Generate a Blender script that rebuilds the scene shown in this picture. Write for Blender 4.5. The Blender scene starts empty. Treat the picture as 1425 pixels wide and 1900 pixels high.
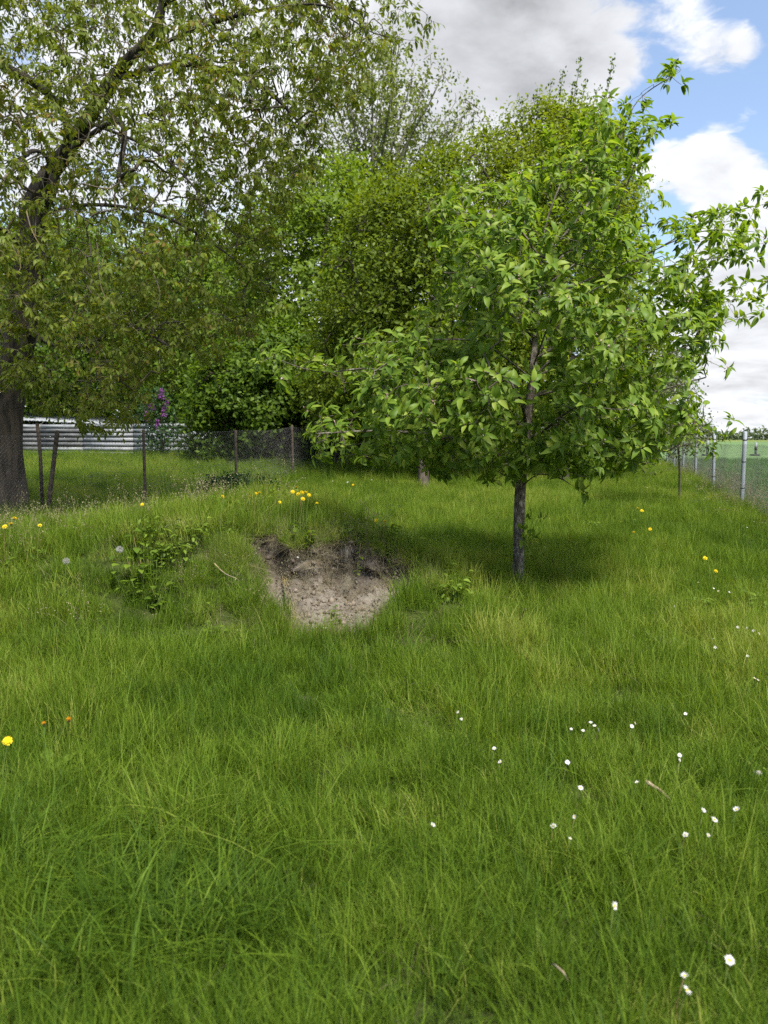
import bpy, math, random
import numpy as np
from mathutils import Vector, Matrix, noise as mnoise

random.seed(7)
R = np.random.default_rng(7)
SC = bpy.context.scene
COL = SC.collection

# ------------------------------------------------------------------ camera
PITCH = math.radians(5.51)
FPX = 1430.0
CAMZ = 1.5
cam = bpy.data.cameras.new("camera")
cam.sensor_fit = 'VERTICAL'
cam.sensor_height = 36.0
cam.sensor_width = 27.0
cam.lens = 36.0 * FPX / 1900.0
cam.clip_start = 0.05
cam.clip_end = 3000
cam.dof.use_dof = True
cam.dof.focus_distance = 6.6
cam.dof.aperture_fstop = cam.lens / 9.0      # 9 mm wide pupil
camo = bpy.data.objects.new("camera", cam)
COL.objects.link(camo)
camo.location = (0, 0, CAMZ)
camo.rotation_euler = (math.pi / 2 - PITCH, 0, 0)
SC.camera = camo

def P(X, Y, d):
    """world point seen at photo pixel X, Y at forward distance d"""
    a = (X - 712.5) / FPX
    b = (950.0 - Y) / FPX
    v = np.array([a, math.cos(PITCH) + b * math.sin(PITCH), -math.sin(PITCH) + b * math.cos(PITCH)])
    return np.array([0, 0, CAMZ]) + v * (d / v[1])

# ------------------------------------------------------------------ sky, sun, exposure
SUN_EL, SUN_AZ = 58.0, 152.0        # azimuth clockwise from +Y (view direction): behind, right
EXPO = 1.65
SKY_S = 0.08
SC.view_settings.view_transform = 'Standard'
SC.view_settings.look = 'None'
SC.view_settings.gamma = 1.0
SC.view_settings.use_curve_mapping = False
SC.view_settings.exposure = EXPO

world = bpy.data.worlds.new("World")
SC.world = world
world.use_nodes = True
wt = world.node_tree
wt.nodes.clear()

class N:
    """tiny node helper"""
    def __init__(self, t): self.t = t
    def node(self, typ, **kw):
        n = self.t.nodes.new(typ)
        for k, v in kw.items(): setattr(n, k, v)
        return n
    def put(self, sock, v):
        if v is None: return
        if hasattr(v, 'is_output'): self.t.links.new(v, sock)
        else: sock.default_value = v
    def m(self, op, a, b=None, c=None, clamp=False):
        n = self.node('ShaderNodeMath', operation=op, use_clamp=clamp)
        self.put(n.inputs[0], a)
        if b is not None: self.put(n.inputs[1], b)
        if c is not None: self.put(n.inputs[2], c)
        return n.outputs[0]
    def vm(self, op, a, b=None):
        n = self.node('ShaderNodeVectorMath', operation=op)
        self.put(n.inputs[0], a)
        if b is not None: self.put(n.inputs[1], b)
        return n.outputs['Value'] if op in ('DOT_PRODUCT', 'LENGTH') else n.outputs[0]
    def mix(self, f, a, b):
        n = self.node('ShaderNodeMix', data_type='RGBA')
        self.put(n.inputs[0], f)
        for s, v in ((n.inputs[6], a), (n.inputs[7], b)):
            if isinstance(v, tuple) and len(v) == 3: v = (*v, 1)
            self.put(s, v)
        return n.outputs[2]
    def sstep(self, v, lo, hi, a=0.0, b=1.0):
        n = self.node('ShaderNodeMapRange', interpolation_type='SMOOTHSTEP')
        for i, q in enumerate((v, lo, hi, a, b)): self.put(n.inputs[i], q)
        return n.outputs[0]
    def noise(self, vec, scale, detail=4, rough=.5, dist=0.0):
        n = self.node('ShaderNodeTexNoise')
        if vec is not None: self.put(n.inputs['Vector'], vec)
        n.inputs['Scale'].default_value = scale
        n.inputs['Detail'].default_value = detail
        n.inputs['Roughness'].default_value = rough
        n.inputs['Distortion'].default_value = dist
        return n.outputs['Fac']
    def ramp(self, f, stops):
        n = self.node('ShaderNodeValToRGB')
        while len(n.color_ramp.elements) < len(stops): n.color_ramp.elements.new(.5)
        for e, (p, c) in zip(n.color_ramp.elements, stops):
            e.position = p; e.color = (*c, 1)
        self.put(n.inputs[0], f)
        return n.outputs[0]

W = N(wt)
sky = W.node('ShaderNodeTexSky', sky_type='NISHITA', sun_disc=False)
sky.sun_elevation = math.radians(SUN_EL)
sky.sun_rotation = math.radians(SUN_AZ)
sky.air_density = 1.0; sky.dust_density = 0.6; sky.ozone_density = 2.0
D = W.node('ShaderNodeTexCoord').outputs['Generated']
sep = W.node('ShaderNodeSeparateXYZ'); W.put(sep.inputs[0], D)
zc = W.m('ADD', W.m('MAXIMUM', sep.outputs[2], 0.0), 0.2)
comb = W.node('ShaderNodeCombineXYZ')
W.put(comb.inputs[0], W.m('DIVIDE', sep.outputs[0], zc))
W.put(comb.inputs[1], W.m('DIVIDE', sep.outputs[1], zc))
PV = comb.outputs[0]
def blob(X, Y, s, w):
    v = P(X, Y, 10.) - np.array([0, 0, CAMZ]); v /= np.linalg.norm(v)
    dt = W.vm('DOT_PRODUCT', D, tuple(v))
    e = W.m('EXPONENT', W.m('DIVIDE', W.m('SUBTRACT', dt, 1.0), (s / FPX) ** 2))
    return W.m('MULTIPLY', e, w)
def addall(base, lst):
    for q in lst: base = W.m('ADD', base, blob(*q))
    return base
nz = W.noise(PV, 2.3, 9, .56, .25)
nz2 = W.noise(W.vm('ADD', PV, (0.05, 0.11, 0.0)), 2.3, 6, .56, .25)
fine = W.noise(PV, 7.0, 8, .6, .3)
fin2 = W.noise(PV, 15.0, 8, .62, .6)
dens = W.m('ADD', nz, W.m('ADD', W.m('MULTIPLY', W.m('SUBTRACT', fine, .5), .55), W.m('MULTIPLY', W.m('SUBTRACT', fin2, .5), .50)))
dens = addall(dens, [(1010, 60, 165, .34), (840, 180, 130, .26), (560, 180, 260, .20), (1060, 225, 100, .28), (1185, 120, 30, .20), (1165, 50, 45, .16), (240, 150, 260, .10),
                     (1320, 30, 120, -.52), (1320, 210, 115, -.50), (1440, 220, 110, -.36), (1260, 430, 95, -.40), (1400, 440, 60, -.18),
                     (1290, 98, 34, .30), (1340, 118, 48, .41), (1410, 122, 44, .40), (1385, 78, 26, .24), (1330, 262, 50, .20), (1310, 8, 40, .42), (1255, 5, 26, .25),
                     (1200, 328, 30, .30), (1262, 322, 44, .42), (1330, 308, 42, .45), (1400, 322, 50, .46), (1315, 250, 26, .38), (1390, 208, 20, .38), (1232, 262, 26, .30),
                     (1335, 372, 34, .32), (1405, 382, 54, .38), (1290, 500, 60, .22), (1330, 470, 50, .2), (1360, 560, 110, .28), (1330, 690, 150, .18)])
mask = W.sstep(dens, .44, .70)
shade = W.m('SUBTRACT', nz2, nz)
grey = addall(W.m('MULTIPLY', W.sstep(dens, .78, 1.2), .16),
              [(1030, 5, 90, .40), (900, 5, 75, .15), (1140, 5, 55, .24), (770, 130, 80, .28), (985, 150, 36, .22), (1010, 250, 60, .12), (1380, 600, 120, .22)])
grey = W.m('MULTIPLY', grey, W.m('ADD', .35, W.m('MULTIPLY', W.m('ADD', fine, fin2), .65)))
lum = W.m('ADD', W.m('SUBTRACT', 1.0, W.m('MULTIPLY', grey, .68)), W.m('MULTIPLY', W.m('ADD', shade, W.m('MULTIPLY', W.m('SUBTRACT', fin2, .5), .25)), 1.0))
lum = W.m('MINIMUM', W.m('MAXIMUM', lum, .32), 1.12)
k = 1.10 / (SKY_S * 2 ** EXPO)
cl = W.node('ShaderNodeVectorMath', operation='SCALE')
cl.inputs[0].default_value = (k * .97, k * .985, k * 1.02)
W.put(cl.inputs['Scale'], lum)
haze = W.m('MULTIPLY', W.sstep(sep.outputs[2], .0, .24, 1.0, 0.0), .80)      # pale low band of distant cloud
clear = W.mix(haze, W.mix(.12, sky.outputs[0], (k * .8, k * .82, k * .84)), (k * .60, k * .66, k * .74))
skyc = W.mix(W.m('MULTIPLY', mask, .97), clear, cl.outputs[0])
bg = W.node('ShaderNodeBackground')
W.put(bg.inputs[0], skyc); bg.inputs[1].default_value = SKY_S
wo = W.node('ShaderNodeOutputWorld')
wt.links.new(bg.outputs[0], wo.inputs[0])

sun = bpy.data.lights.new("sun", 'SUN')
sun.energy = 3.5
sun.angle = math.radians(13.0)
sun.color = (1.0, .95, .87)
suno = bpy.data.objects.new("sun", sun)
COL.objects.link(suno)
az = math.radians(SUN_AZ); el = math.radians(SUN_EL)
to_sun = Vector((math.sin(az) * math.cos(el), math.cos(az) * math.cos(el), math.sin(el)))
suno.rotation_euler = to_sun.to_track_quat('Z', 'Y').to_euler()
suno.location = (0, 0, 30)

SC.cycles.max_bounces = 10
SC.cycles.diffuse_bounces = 8
SC.cycles.glossy_bounces = 2
SC.cycles.transmission_bounces = 8
SC.cycles.transparent_max_bounces = 4
SC.cycles.use_adaptive_sampling = True
SC.cycles.adaptive_threshold = 0.012
SC.cycles.time_limit = 900
SC.cycles.use_denoising = False
SC.cycles.sample_clamp_indirect = 6.0
SC.cycles.caustics_reflective = False
SC.cycles.caustics_refractive = False

# ------------------------------------------------------------------ materials
def mat_new(name):
    m = bpy.data.materials.new(name); m.use_nodes = True
    m.node_tree.nodes.clear()
    n = N(m.node_tree)
    out = n.node('ShaderNodeOutputMaterial')
    return m, n, out

def leaf_mat(name, stops, trans=.4, rough=.5, sat_trans=(1.25, 1.15, .5), instanced=False, spec=.18):
    """leaf / blade: colour by a per-leaf random number, light passing through"""
    m, n, out = mat_new(name)
    at = n.node('ShaderNodeAttribute', attribute_name='rnd').outputs['Fac']
    if instanced:
        ti = n.node('ShaderNodeAttribute', attribute_name='tint', attribute_type='INSTANCER').outputs['Fac']
        f = n.m('ADD', n.m('MULTIPLY', at, .62), n.m('SUBTRACT', ti, .31))
    else:
        oi = n.node('ShaderNodeObjectInfo').outputs['Random']
        f = n.m('FRACT', n.m('ADD', at, oi))
        f = n.m('PINGPONG', n.m('MULTIPLY', f, 2.0), 1.0)
    c = n.ramp(f, stops)
    p = n.node('ShaderNodeBsdfPrincipled')
    n.put(p.inputs['Base Color'], c)
    p.inputs['Roughness'].default_value = rough
    p.inputs['Specular IOR Level'].default_value = spec
    t = n.node('ShaderNodeBsdfTranslucent')
    mu = n.node('ShaderNodeVectorMath', operation='MULTIPLY')
    n.put(mu.inputs[0], c); mu.inputs[1].default_value = sat_trans
    n.put(t.inputs[0], mu.outputs[0])
    mx = n.node('ShaderNodeMixShader'); mx.inputs[0].default_value = trans
    n.t.links.new(p.outputs[0], mx.inputs[1]); n.t.links.new(t.outputs[0], mx.inputs[2])
    n.t.links.new(mx.outputs[0], out.inputs[0])
    return m

def solid_mat(name, c1, c2, scale=8, rough=.8, bump=.3, metal=0., detail=5, stretch=(1, 1, 1), spec=.3, bscale=None, lo=.35, hi=.65):
    m, n, out = mat_new(name)
    tc = n.node('ShaderNodeTexCoord').outputs['Object']
    v = n.vm('MULTIPLY', tc, stretch)
    f = n.noise(v, scale, detail, .6)
    c = n.mix(n.sstep(f, lo, hi), c1, c2)
    p = n.node('ShaderNodeBsdfPrincipled')
    n.put(p.inputs['Base Color'], c)
    p.inputs['Roughness'].default_value = rough
    p.inputs['Metallic'].default_value = metal
    p.inputs['Specular IOR Level'].default_value = spec
    if bump:
        b = n.node('ShaderNodeBump'); b.inputs['Strength'].default_value = bump; b.inputs['Distance'].default_value = .02
        n.put(b.inputs['Height'], n.noise(v, bscale or scale * 2, 6, .6))
        n.put(p.inputs['Normal'], b.outputs[0])
    n.t.links.new(p.outputs[0], out.inputs[0])
    return m

M = {}
M['grass'] = leaf_mat('grass_blade', [(0, (.044, .088, .009)), (.35, (.090, .158, .013)), (.7, (.145, .218, .020)), (1, (.25, .28, .06))], .50, .55, (1.2, 1.15, .35), True, .12)
M['straw'] = leaf_mat('dry_straw', [(0, (.10, .082, .045)), (.5, (.19, .165, .09)), (1, (.29, .26, .155))], .25, .7, (1, 1, .9), True)
M['weed'] = leaf_mat('weed_leaf', [(0, (.050, .090, .010)), (.5, (.085, .140, .014)), (1, (.13, .19, .02))], .35, .5, (1.2, 1.15, .5), True)
M['crop'] = leaf_mat('crop_blade', [(0, (.045, .095, .028)), (.5, (.075, .145, .04)), (1, (.11, .18, .06))], .35, .5, (1.1, 1.1, .6), True)
M['apple_leaf'] = leaf_mat('apple_leaf', [(0, (.076, .140, .016)), (.4, (.132, .215, .024)), (.8, (.185, .268, .032)), (1, (.245, .305, .05))], .50, .45, (1.22, 1.2, .38))
M['walnut_leaf'] = leaf_mat('walnut_leaf', [(0, (.070, .105, .012)), (.4, (.115, .160, .016)), (.8, (.155, .190, .024)), (.93, (.17, .15, .03)), (1, (.17, .105, .035))], .48, .5, (1.3, 1.15, .4))
M['plum_leaf'] = leaf_mat('plum_leaf', [(0, (.065, .105, .009)), (.5, (.115, .165, .012)), (1, (.17, .225, .02))], .50, .5, (1.3, 1.2, .4))
M['bush_leaf'] = leaf_mat('bush_leaf', [(0, (.055, .105, .011)), (.5, (.095, .160, .016)), (1, (.15, .22, .024))], .50, .5, (1.25, 1.2, .4))
M['poplar_leaf'] = leaf_mat('poplar_leaf', [(0, (.085, .115, .020)), (.5, (.13, .165, .03)), (1, (.18, .205, .045))], .4, .5, (1.1, 1.1, .6))
M['blossom_leaf'] = leaf_mat('blossom_leaf', [(0, (.07, .09, .03)), (.5, (.11, .13, .04)), (.8, (.20, .12, .10)), (1, (.40, .30, .28))], .35, .5, (1.1, 1.1, .7))
M['far_leaf'] = leaf_mat('far_leaf', [(0, (.035, .055, .022)), (.5, (.055, .08, .03)), (1, (.085, .11, .04))], .2, .7, (1, 1, .7))
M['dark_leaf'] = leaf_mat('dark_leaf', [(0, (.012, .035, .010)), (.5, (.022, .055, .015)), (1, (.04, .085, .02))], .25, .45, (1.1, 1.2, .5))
M['lilac'] = leaf_mat('lilac_flower', [(0, (.09, .02, .11)), (.5, (.15, .035, .18)), (1, (.24, .09, .27))], .3, .7, (1, 1, 1))
M['blossom'] = leaf_mat('apple_blossom', [(0, (.22, .13, .11)), (.5, (.38, .26, .22)), (1, (.60, .48, .44))], .3, .6, (1, .95, .9))
M['yellow'] = leaf_mat('dandelion_yellow', [(0, (.58, .40, .004)), (.5, (.62, .46, .006)), (1, (.64, .50, .010))], .25, .6, (1, .9, .4))
M['orange'] = leaf_mat('dandelion_faded', [(0, (.36, .15, .006)), (1, (.46, .23, .012))], .25, .6, (1, .9, .4))
M['white'] = leaf_mat('daisy_white', [(0, (.56, .55, .56)), (1, (.66, .65, .66))], .3, .6, (1, 1, 1))
M['fluff'] = leaf_mat('seed_fluff', [(0, (.40, .39, .36)), (1, (.52, .51, .48))], .5, .8, (1, 1, 1))
M['stem'] = leaf_mat('flower_stem', [(0, (.10, .16, .04)), (.6, (.16, .20, .06)), (1, (.26, .17, .09))], .2, .5, (1, 1, .6))
M['apple_bark'] = solid_mat('apple_bark', (.065, .052, .040), (.25, .228, .19), 26, .9, .9, stretch=(1, 1, .55), bscale=60, lo=.42, hi=.72)
M['twig'] = solid_mat('twig_bark', (.045, .034, .028), (.12, .10, .08), 30, .85, .2)
M['walnut_bark'] = solid_mat('walnut_bark', (.018, .015, .012), (.058, .048, .037), 9, .92, 1.0, stretch=(1, 1, .16), bscale=16)
M['walnut_twig'] = solid_mat('walnut_twig', (.050, .042, .032), (.20, .155, .055), 5, .85, .3, lo=.45, hi=.75)
M['pale_twig'] = solid_mat('pale_twig', (.12, .105, .085), (.22, .175, .07), 6, .85, .3)
M['dark_bark'] = solid_mat('dark_bark', (.030, .024, .018), (.075, .060, .045), 8, .9, .5, stretch=(1, 1, .3))
M['poplar_bark'] = solid_mat('poplar_bark', (.09, .085, .06), (.17, .16, .12), 4, .9, .3)
M['galv'] = solid_mat('galvanised_steel', (.20, .22, .245), (.29, .31, .335), 3, .55, .05, .15, stretch=(1, 1, .2))
M['clip'] = solid_mat('dark_wire_tie', (.06, .06, .065), (.12, .12, .12), 20, .5, 0, .4)
M['wire'] = solid_mat('fence_wire', (.10, .097, .094), (.18, .175, .17), 2, .6, 0, .4)
M['old_post'] = solid_mat('old_iron_post', (.030, .026, .022), (.085, .062, .045), 18, .85, .5)
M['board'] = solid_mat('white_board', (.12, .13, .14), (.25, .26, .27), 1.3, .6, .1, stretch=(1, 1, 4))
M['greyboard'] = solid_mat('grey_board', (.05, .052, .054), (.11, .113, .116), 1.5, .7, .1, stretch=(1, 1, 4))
M['roof'] = solid_mat('grey_roof', (.18, .195, .21), (.28, .29, .30), 1.2, .6, .1)
M['shedwall'] = solid_mat('shed_wall', (.030, .026, .022), (.075, .065, .055), 2, .9, .2)
M['stick'] = solid_mat('dry_stick', (.16, .115, .075), (.34, .27, .19), 30, .9, .4)
M['stone'] = solid_mat('pale_stone', (.26, .24, .215), (.40, .38, .345), 14, .9, .3)
M['black'] = solid_mat('black_plastic', (.015, .015, .016), (.03, .03, .03), 8, .6, 0)
M['clod'] = leaf_mat('soil_clod', [(0, (.030, .023, .017)), (.5, (.10, .08, .062)), (1, (.20, .165, .13))], 0., .95, (1, 1, 1), spec=.1)

# ground: dark topsoil and thatch, pale sand where the bank is dug open
def ground_mat():
    m, n, out = mat_new('meadow_soil')
    tc = n.node('ShaderNodeTexCoord').outputs['Object']
    bare = n.node('ShaderNodeAttribute', attribute_name='bare').outputs['Fac']
    topsoil = n.node('ShaderNodeAttribute', attribute_name='topsoil').outputs['Fac']
    n1 = n.noise(tc, 5, 8, .65); n2 = n.noise(tc, 38, 6, .7); n3 = n.noise(tc, .35, 4, .5); n4 = n.noise(tc, 14, 6, .7)
    thatch = n.mix(n.sstep(n2, .35, .65), (.018, .020, .008), (.050, .048, .018))
    green = n.mix(n.sstep(n3, .3, .7), (.038, .062, .010), (.060, .090, .014))
    base = n.mix(.55, thatch, green)
    sand = n.mix(n.sstep(n1, .32, .68), (.110, .094, .076), (.20, .177, .147))
    sand = n.mix(n.m('MULTIPLY', n.sstep(n2, .48, .72), .55), sand, (.07, .053, .040))
    humus = n.mix(n.sstep(n4, .38, .64), (.022, .016, .012), (.095, .073, .055))
    soil = n.mix(n.sstep(n.m('ADD', topsoil, n.m('MULTIPLY', n.m('SUBTRACT', n4, .5), 1.6)), .25, .75), sand, humus)
    c = n.mix(n.sstep(n.m('ADD', bare, n.m('MULTIPLY', n.m('SUBTRACT', n2, .5), 1.0)), .42, .52), base, soil)
    p = n.node('ShaderNodeBsdfPrincipled')
    n.put(p.inputs['Base Color'], c)
    p.inputs['Roughness'].default_value = .95
    p.inputs['Specular IOR Level'].default_value = .1
    b = n.node('ShaderNodeBump'); b.inputs['Strength'].default_value = .9; b.inputs['Distance'].default_value = .03
    n.put(b.inputs['Height'], n.m('ADD', n2, n.m('MULTIPLY', n1, .8)))
    n.put(p.inputs['Normal'], b.outputs[0])
    n.t.links.new(p.outputs[0], out.inputs[0])
    return m
M['ground'] = ground_mat()
def field_mat(name, a, b, sc):
    m, n, out = mat_new(name)
    tc = n.node('ShaderNodeTexCoord').outputs['Object']
    f = n.noise(n.vm('MULTIPLY', tc, (1, .25, 1)), sc, 8, .65)
    g = n.noise(tc, .05, 3, .5)
    c = n.mix(n.sstep(n.m('ADD', n.m('MULTIPLY', f, .7), n.m('MULTIPLY', g, .3)), .35, .65), a, b)
    p = n.node('ShaderNodeBsdfPrincipled'); n.put(p.inputs['Base Color'], c)
    p.inputs['Roughness'].default_value = .9; p.inputs['Specular IOR Level'].default_value = .15
    n.t.links.new(p.outputs[0], out.inputs[0])
    return m
M['field'] = field_mat('young_crop', (.060, .110, .036), (.10, .165, .055), 1.2)
M['rape'] = field_mat('rapeseed', (.10, .14, .035), (.14, .17, .04), .6)

# ------------------------------------------------------------------ mesh helpers
def mk(name, V, F, mat, parent=None, base=None, attrs=None, smooth=True, label=None, kind=None, cat=None, group=None):
    V = np.asarray(V, dtype=np.float32)
    F = np.asarray(F, dtype=np.int32)
    if base is not None: V = V - np.asarray(base, dtype=np.float32)
    me = bpy.data.meshes.new(name)
    k = F.shape[1]
    me.vertices.add(len(V)); me.vertices.foreach_set('co', V.ravel())
    me.loops.add(F.size); me.loops.foreach_set('vertex_index', F.ravel())
    me.polygons.add(len(F)); me.polygons.foreach_set('loop_start', np.arange(0, F.size, k, dtype=np.int32))
    me.update(calc_edges=True)
    if smooth: me.polygons.foreach_set('use_smooth', np.ones(len(F), dtype=bool))
    for a, arr in (attrs or {}).items():
        at = me.attributes.new(a, 'FLOAT', 'POINT'); at.data.foreach_set('value', np.asarray(arr, dtype=np.float32))
    if mat: me.materials.append(mat)
    o = bpy.data.objects.new(name, me)
    COL.objects.link(o)
    if parent is not None: o.parent = parent
    tag(o, label, cat, group, kind)
    return o

def tag(o, label=None, cat=None, group=None, kind=None):
    if label: o['label'] = label
    if cat: o['category'] = cat
    if group: o['group'] = group
    if kind: o['kind'] = kind
    return o

def empty(name, loc, label=None, cat=None, group=None):
    o = bpy.data.objects.new(name, None); COL.objects.link(o)
    o.location = tuple(float(q) for q in loc); o.empty_display_size = .1
    return tag(o, label, cat, group)

class MB:
    """collects pieces into one mesh (quads as two triangles)"""
    def __init__(self): self.v = []; self.f = []; self.n = 0
    def add(self, V, F):
        V = np.asarray(V, float); F = np.asarray(F, int)
        if F.shape[1] == 4: F = np.vstack([F[:, [0, 1, 2]], F[:, [0, 2, 3]]])
        self.v.append(V); self.f.append(F + self.n); self.n += len(V)
    def box(self, c, s, rz=0., bev=0.):
        x, y, z = np.array(s) / 2
        V = np.array([(a * x, b * y, q * z) for q in (-1, 1) for a, b in ((-1, -1), (1, -1), (1, 1), (-1, 1))])
        cr, sr = math.cos(rz), math.sin(rz)
        V = V @ np.array([[cr, sr, 0], [-sr, cr, 0], [0, 0, 1]]) + np.array(c)
        self.add(V, [(0, 3, 2, 1), (4, 5, 6, 7), (0, 1, 5, 4), (1, 2, 6, 5), (2, 3, 7, 6), (3, 0, 4, 7)])
    def tube(self, pts, rad, k=8, cap=True, wob=0., rs=None):
        V, F = tube(pts, rad, k, cap, wob, rs); self.add(V, F)
    def build(self, name, mat, parent=None, base=None, **kw):
        V = np.vstack(self.v); F = np.vstack(self.f)
        rnd = kw.pop('rnd', None)
        return mk(name, V, F, mat, parent, base, attrs={'rnd': rnd} if rnd is not None else None, **kw)

def unit(v, ax=-1):
    return v / np.maximum(np.linalg.norm(v, axis=ax, keepdims=True), 1e-9)

def tube(pts, rad, k=8, cap=True, wob=0., rs=None):
    pts = np.asarray(pts, float); n = len(pts)
    rad = np.broadcast_to(np.asarray(rad, float), (n,))
    T = unit(np.gradient(pts, axis=0))
    a = np.array([1., 0, 0]) if abs(T[0][0]) < .8 else np.array([0, 1., 0])
    V = []
    for i in range(n):
        u = unit(a - T[i] * np.dot(a, T[i])); a = u
        w = np.cross(T[i], u)
        ph = np.arange(k) * 2 * math.pi / k
        rr = rad[i] * (1 + wob * np.sin(ph * 3 + i * .35) * .6 + wob * np.sin(ph * 5 + 1.3 - i * .5) * .4) if wob else np.full(k, rad[i])
        V.append(pts[i] + rr[:, None] * (np.cos(ph)[:, None] * u + np.sin(ph)[:, None] * w))
    V = np.vstack(V)
    F = []
    for i in range(n - 1):
        for j in range(k):
            F.append((i * k + j, i * k + (j + 1) % k, (i + 1) * k + (j + 1) % k, (i + 1) * k + j))
    F = np.array(F); F = np.vstack([F[:, [0, 1, 2]], F[:, [0, 2, 3]]])
    if cap:
        V = np.vstack([V, pts[-1:] + T[-1] * rad[-1] * .3, pts[:1]])
        c = n * k
        F = np.vstack([F, [((n - 1) * k + j, (n - 1) * k + (j + 1) % k, c) for j in range(k)], [((j + 1) % k, j, c + 1) for j in range(k)]])
    return V, F

def frusta(A, B, ra, rb, k=3):
    """many cone segments at once"""
    n = len(A)
    T = unit(B - A)
    ref = np.where(np.abs(T[:, 2:3]) < .9, np.array([[0, 0, 1.]]), np.array([[1., 0, 0]]))
    u = unit(np.cross(T, ref)); w = np.cross(T, u)
    ph = np.arange(k) * 2 * math.pi / k
    ring = np.cos(ph)[None, :, None] * u[:, None] + np.sin(ph)[None, :, None] * w[:, None]
    V = np.concatenate([A[:, None] + ring * ra[:, None, None], B[:, None] + ring * rb[:, None, None]], 1).reshape(-1, 3)
    f = []
    for j in range(k):
        f += [(j, (j + 1) % k, k + (j + 1) % k), (j, k + (j + 1) % k, k + j)]
    F = (np.array(f)[None] + (np.arange(n) * 2 * k)[:, None, None]).reshape(-1, 3)
    return V, F

def catmull(pts, step):
    p = np.asarray(pts, float)
    p = np.vstack([2 * p[0] - p[1], p, 2 * p[-1] - p[-2]])
    out = []
    for i in range(1, len(p) - 2):
        n = max(2, int(np.linalg.norm(p[i + 1] - p[i]) / step))
        t = np.linspace(0, 1, n, endpoint=False)[:, None]
        a, b, c, d = p[i - 1], p[i], p[i + 1], p[i + 2]
        out.append(.5 * ((2 * b) + (c - a) * t + (2 * a - 5 * b + 4 * c - d) * t ** 2 + (3 * b - a - 3 * c + d) * t ** 3))
    out.append(p[-2:-1])
    return np.vstack(out)

# leaf template: x side, y along, z normal; folded along the midrib, arched
def leaf_template(rows, fold=.25):
    V = []; F = []
    for (y, w) in rows:
        if w == 0: V.append((0, y, 0))
        else: V += [(-w, y, fold * w), (0, y, 0), (w, y, fold * w)]
    i = 0; idx = []
    for (y, w) in rows:
        if w == 0: idx.append((i,)); i += 1
        else: idx.append((i, i + 1, i + 2)); i += 3
    for a, b in zip(idx[:-1], idx[1:]):
        if len(a) == 1 and len(b) == 3: F += [(a[0], b[1], b[0]), (a[0], b[2], b[1])]
        elif len(a) == 3 and len(b) == 3: F += [(a[0], a[1], b[1]), (a[0], b[1], b[0]), (a[1], a[2], b[2]), (a[1], b[2], b[1])]
        else: F += [(a[0], a[1], b[0]), (a[1], a[2], b[0])]
    return np.array(V, float), np.array(F, int)
T_APPLE = leaf_template([(0, 0), (.18, .19), (.45, .27), (.75, .21), (1, 0)], .45)
T_WAL = leaf_template([(0, 0), (.4, .2), (.7, .17), (1, 0)], .25)
T_SMALL = leaf_template([(0, 0), (.5, .3), (1, 0)], .3)
T_QUAD = (np.array([(0, 0, 0), (.32, .5, .06), (0, 1, -.08), (-.32, .5, .06)], float), np.array([(0, 1, 2), (0, 2, 3)]))

def leaf_basis(dirs, nrm):
    y = unit(dirs); x = unit(np.cross(y, nrm)); z = np.cross(x, y)
    return x, y, z

def leaves(O, dirs, nrm, L, tmpl, curl=.35):
    """many leaves in one mesh; curl: arch of the blade downward"""
    tv, tf = tmpl
    x, y, z = leaf_basis(dirs, nrm)
    L = np.broadcast_to(np.asarray(L, float), (len(O),))
    curl = np.broadcast_to(np.asarray(curl, float), (len(O),))
    zz = tv[None, :, 2] - curl[:, None] * tv[None, :, 1] ** 2
    V = O[:, None] + L[:, None, None] * (tv[None, :, 0, None] * x[:, None] + tv[None, :, 1, None] * y[:, None] + zz[..., None] * z[:, None])
    F = (tf[None] + (np.arange(len(O)) * len(tv))[:, None, None]).reshape(-1, 3)
    return V.reshape(-1, 3), F

def rand_dirs(n):
    return unit(R.normal(size=(n, 3)))

# ------------------------------------------------------------------ terrain
def sst(x, a, b):
    t = np.clip((x - a) / (b - a), 0, 1); return t * t * (3 - 2 * t)
_ph = R.uniform(0, 6.28, (6, 8))
def lump(x, y, f, s=0):
    p = _ph[s]
    return (np.sin(x * f + p[0] + 1.3 * np.sin(y * f * .7 + p[1])) + np.sin(y * f * 1.1 + p[2] + 1.1 * np.sin(x * f * .8 + p[3])) +
            .6 * np.sin((x + y) * f * 1.9 + p[4]) + .6 * np.sin((x - y) * f * 1.7 + p[5])) / 3.2

def cut_fields(x, y):
    """dug-out hollow: returns (inside the hollow 0..1, wall line y, lateral mask)"""
    wall = 6.70 + .10 * np.sin(x * 4.2 + .5) + .06 * np.sin(x * 11.) + .03 * np.sin(x * 27 + 1) - .30 * sst(x, -.1, .35)
    left = -1.26 + (6.7 - y) * .46 + .06 * np.sin(y * 9) + .05 * np.sin(y * 23 + x * 7)
    right = .40 - (6.4 - y) * .15 + .06 * np.sin(y * 13 + x * 5)
    lat = sst(x, left - .10, left + .10) * (1 - sst(x, right - .14, right + .14))
    front = 5.55 + .55 * sst(x, -.25, .25) + .05 * np.sin(x * 9)
    return wall, lat, front

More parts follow.
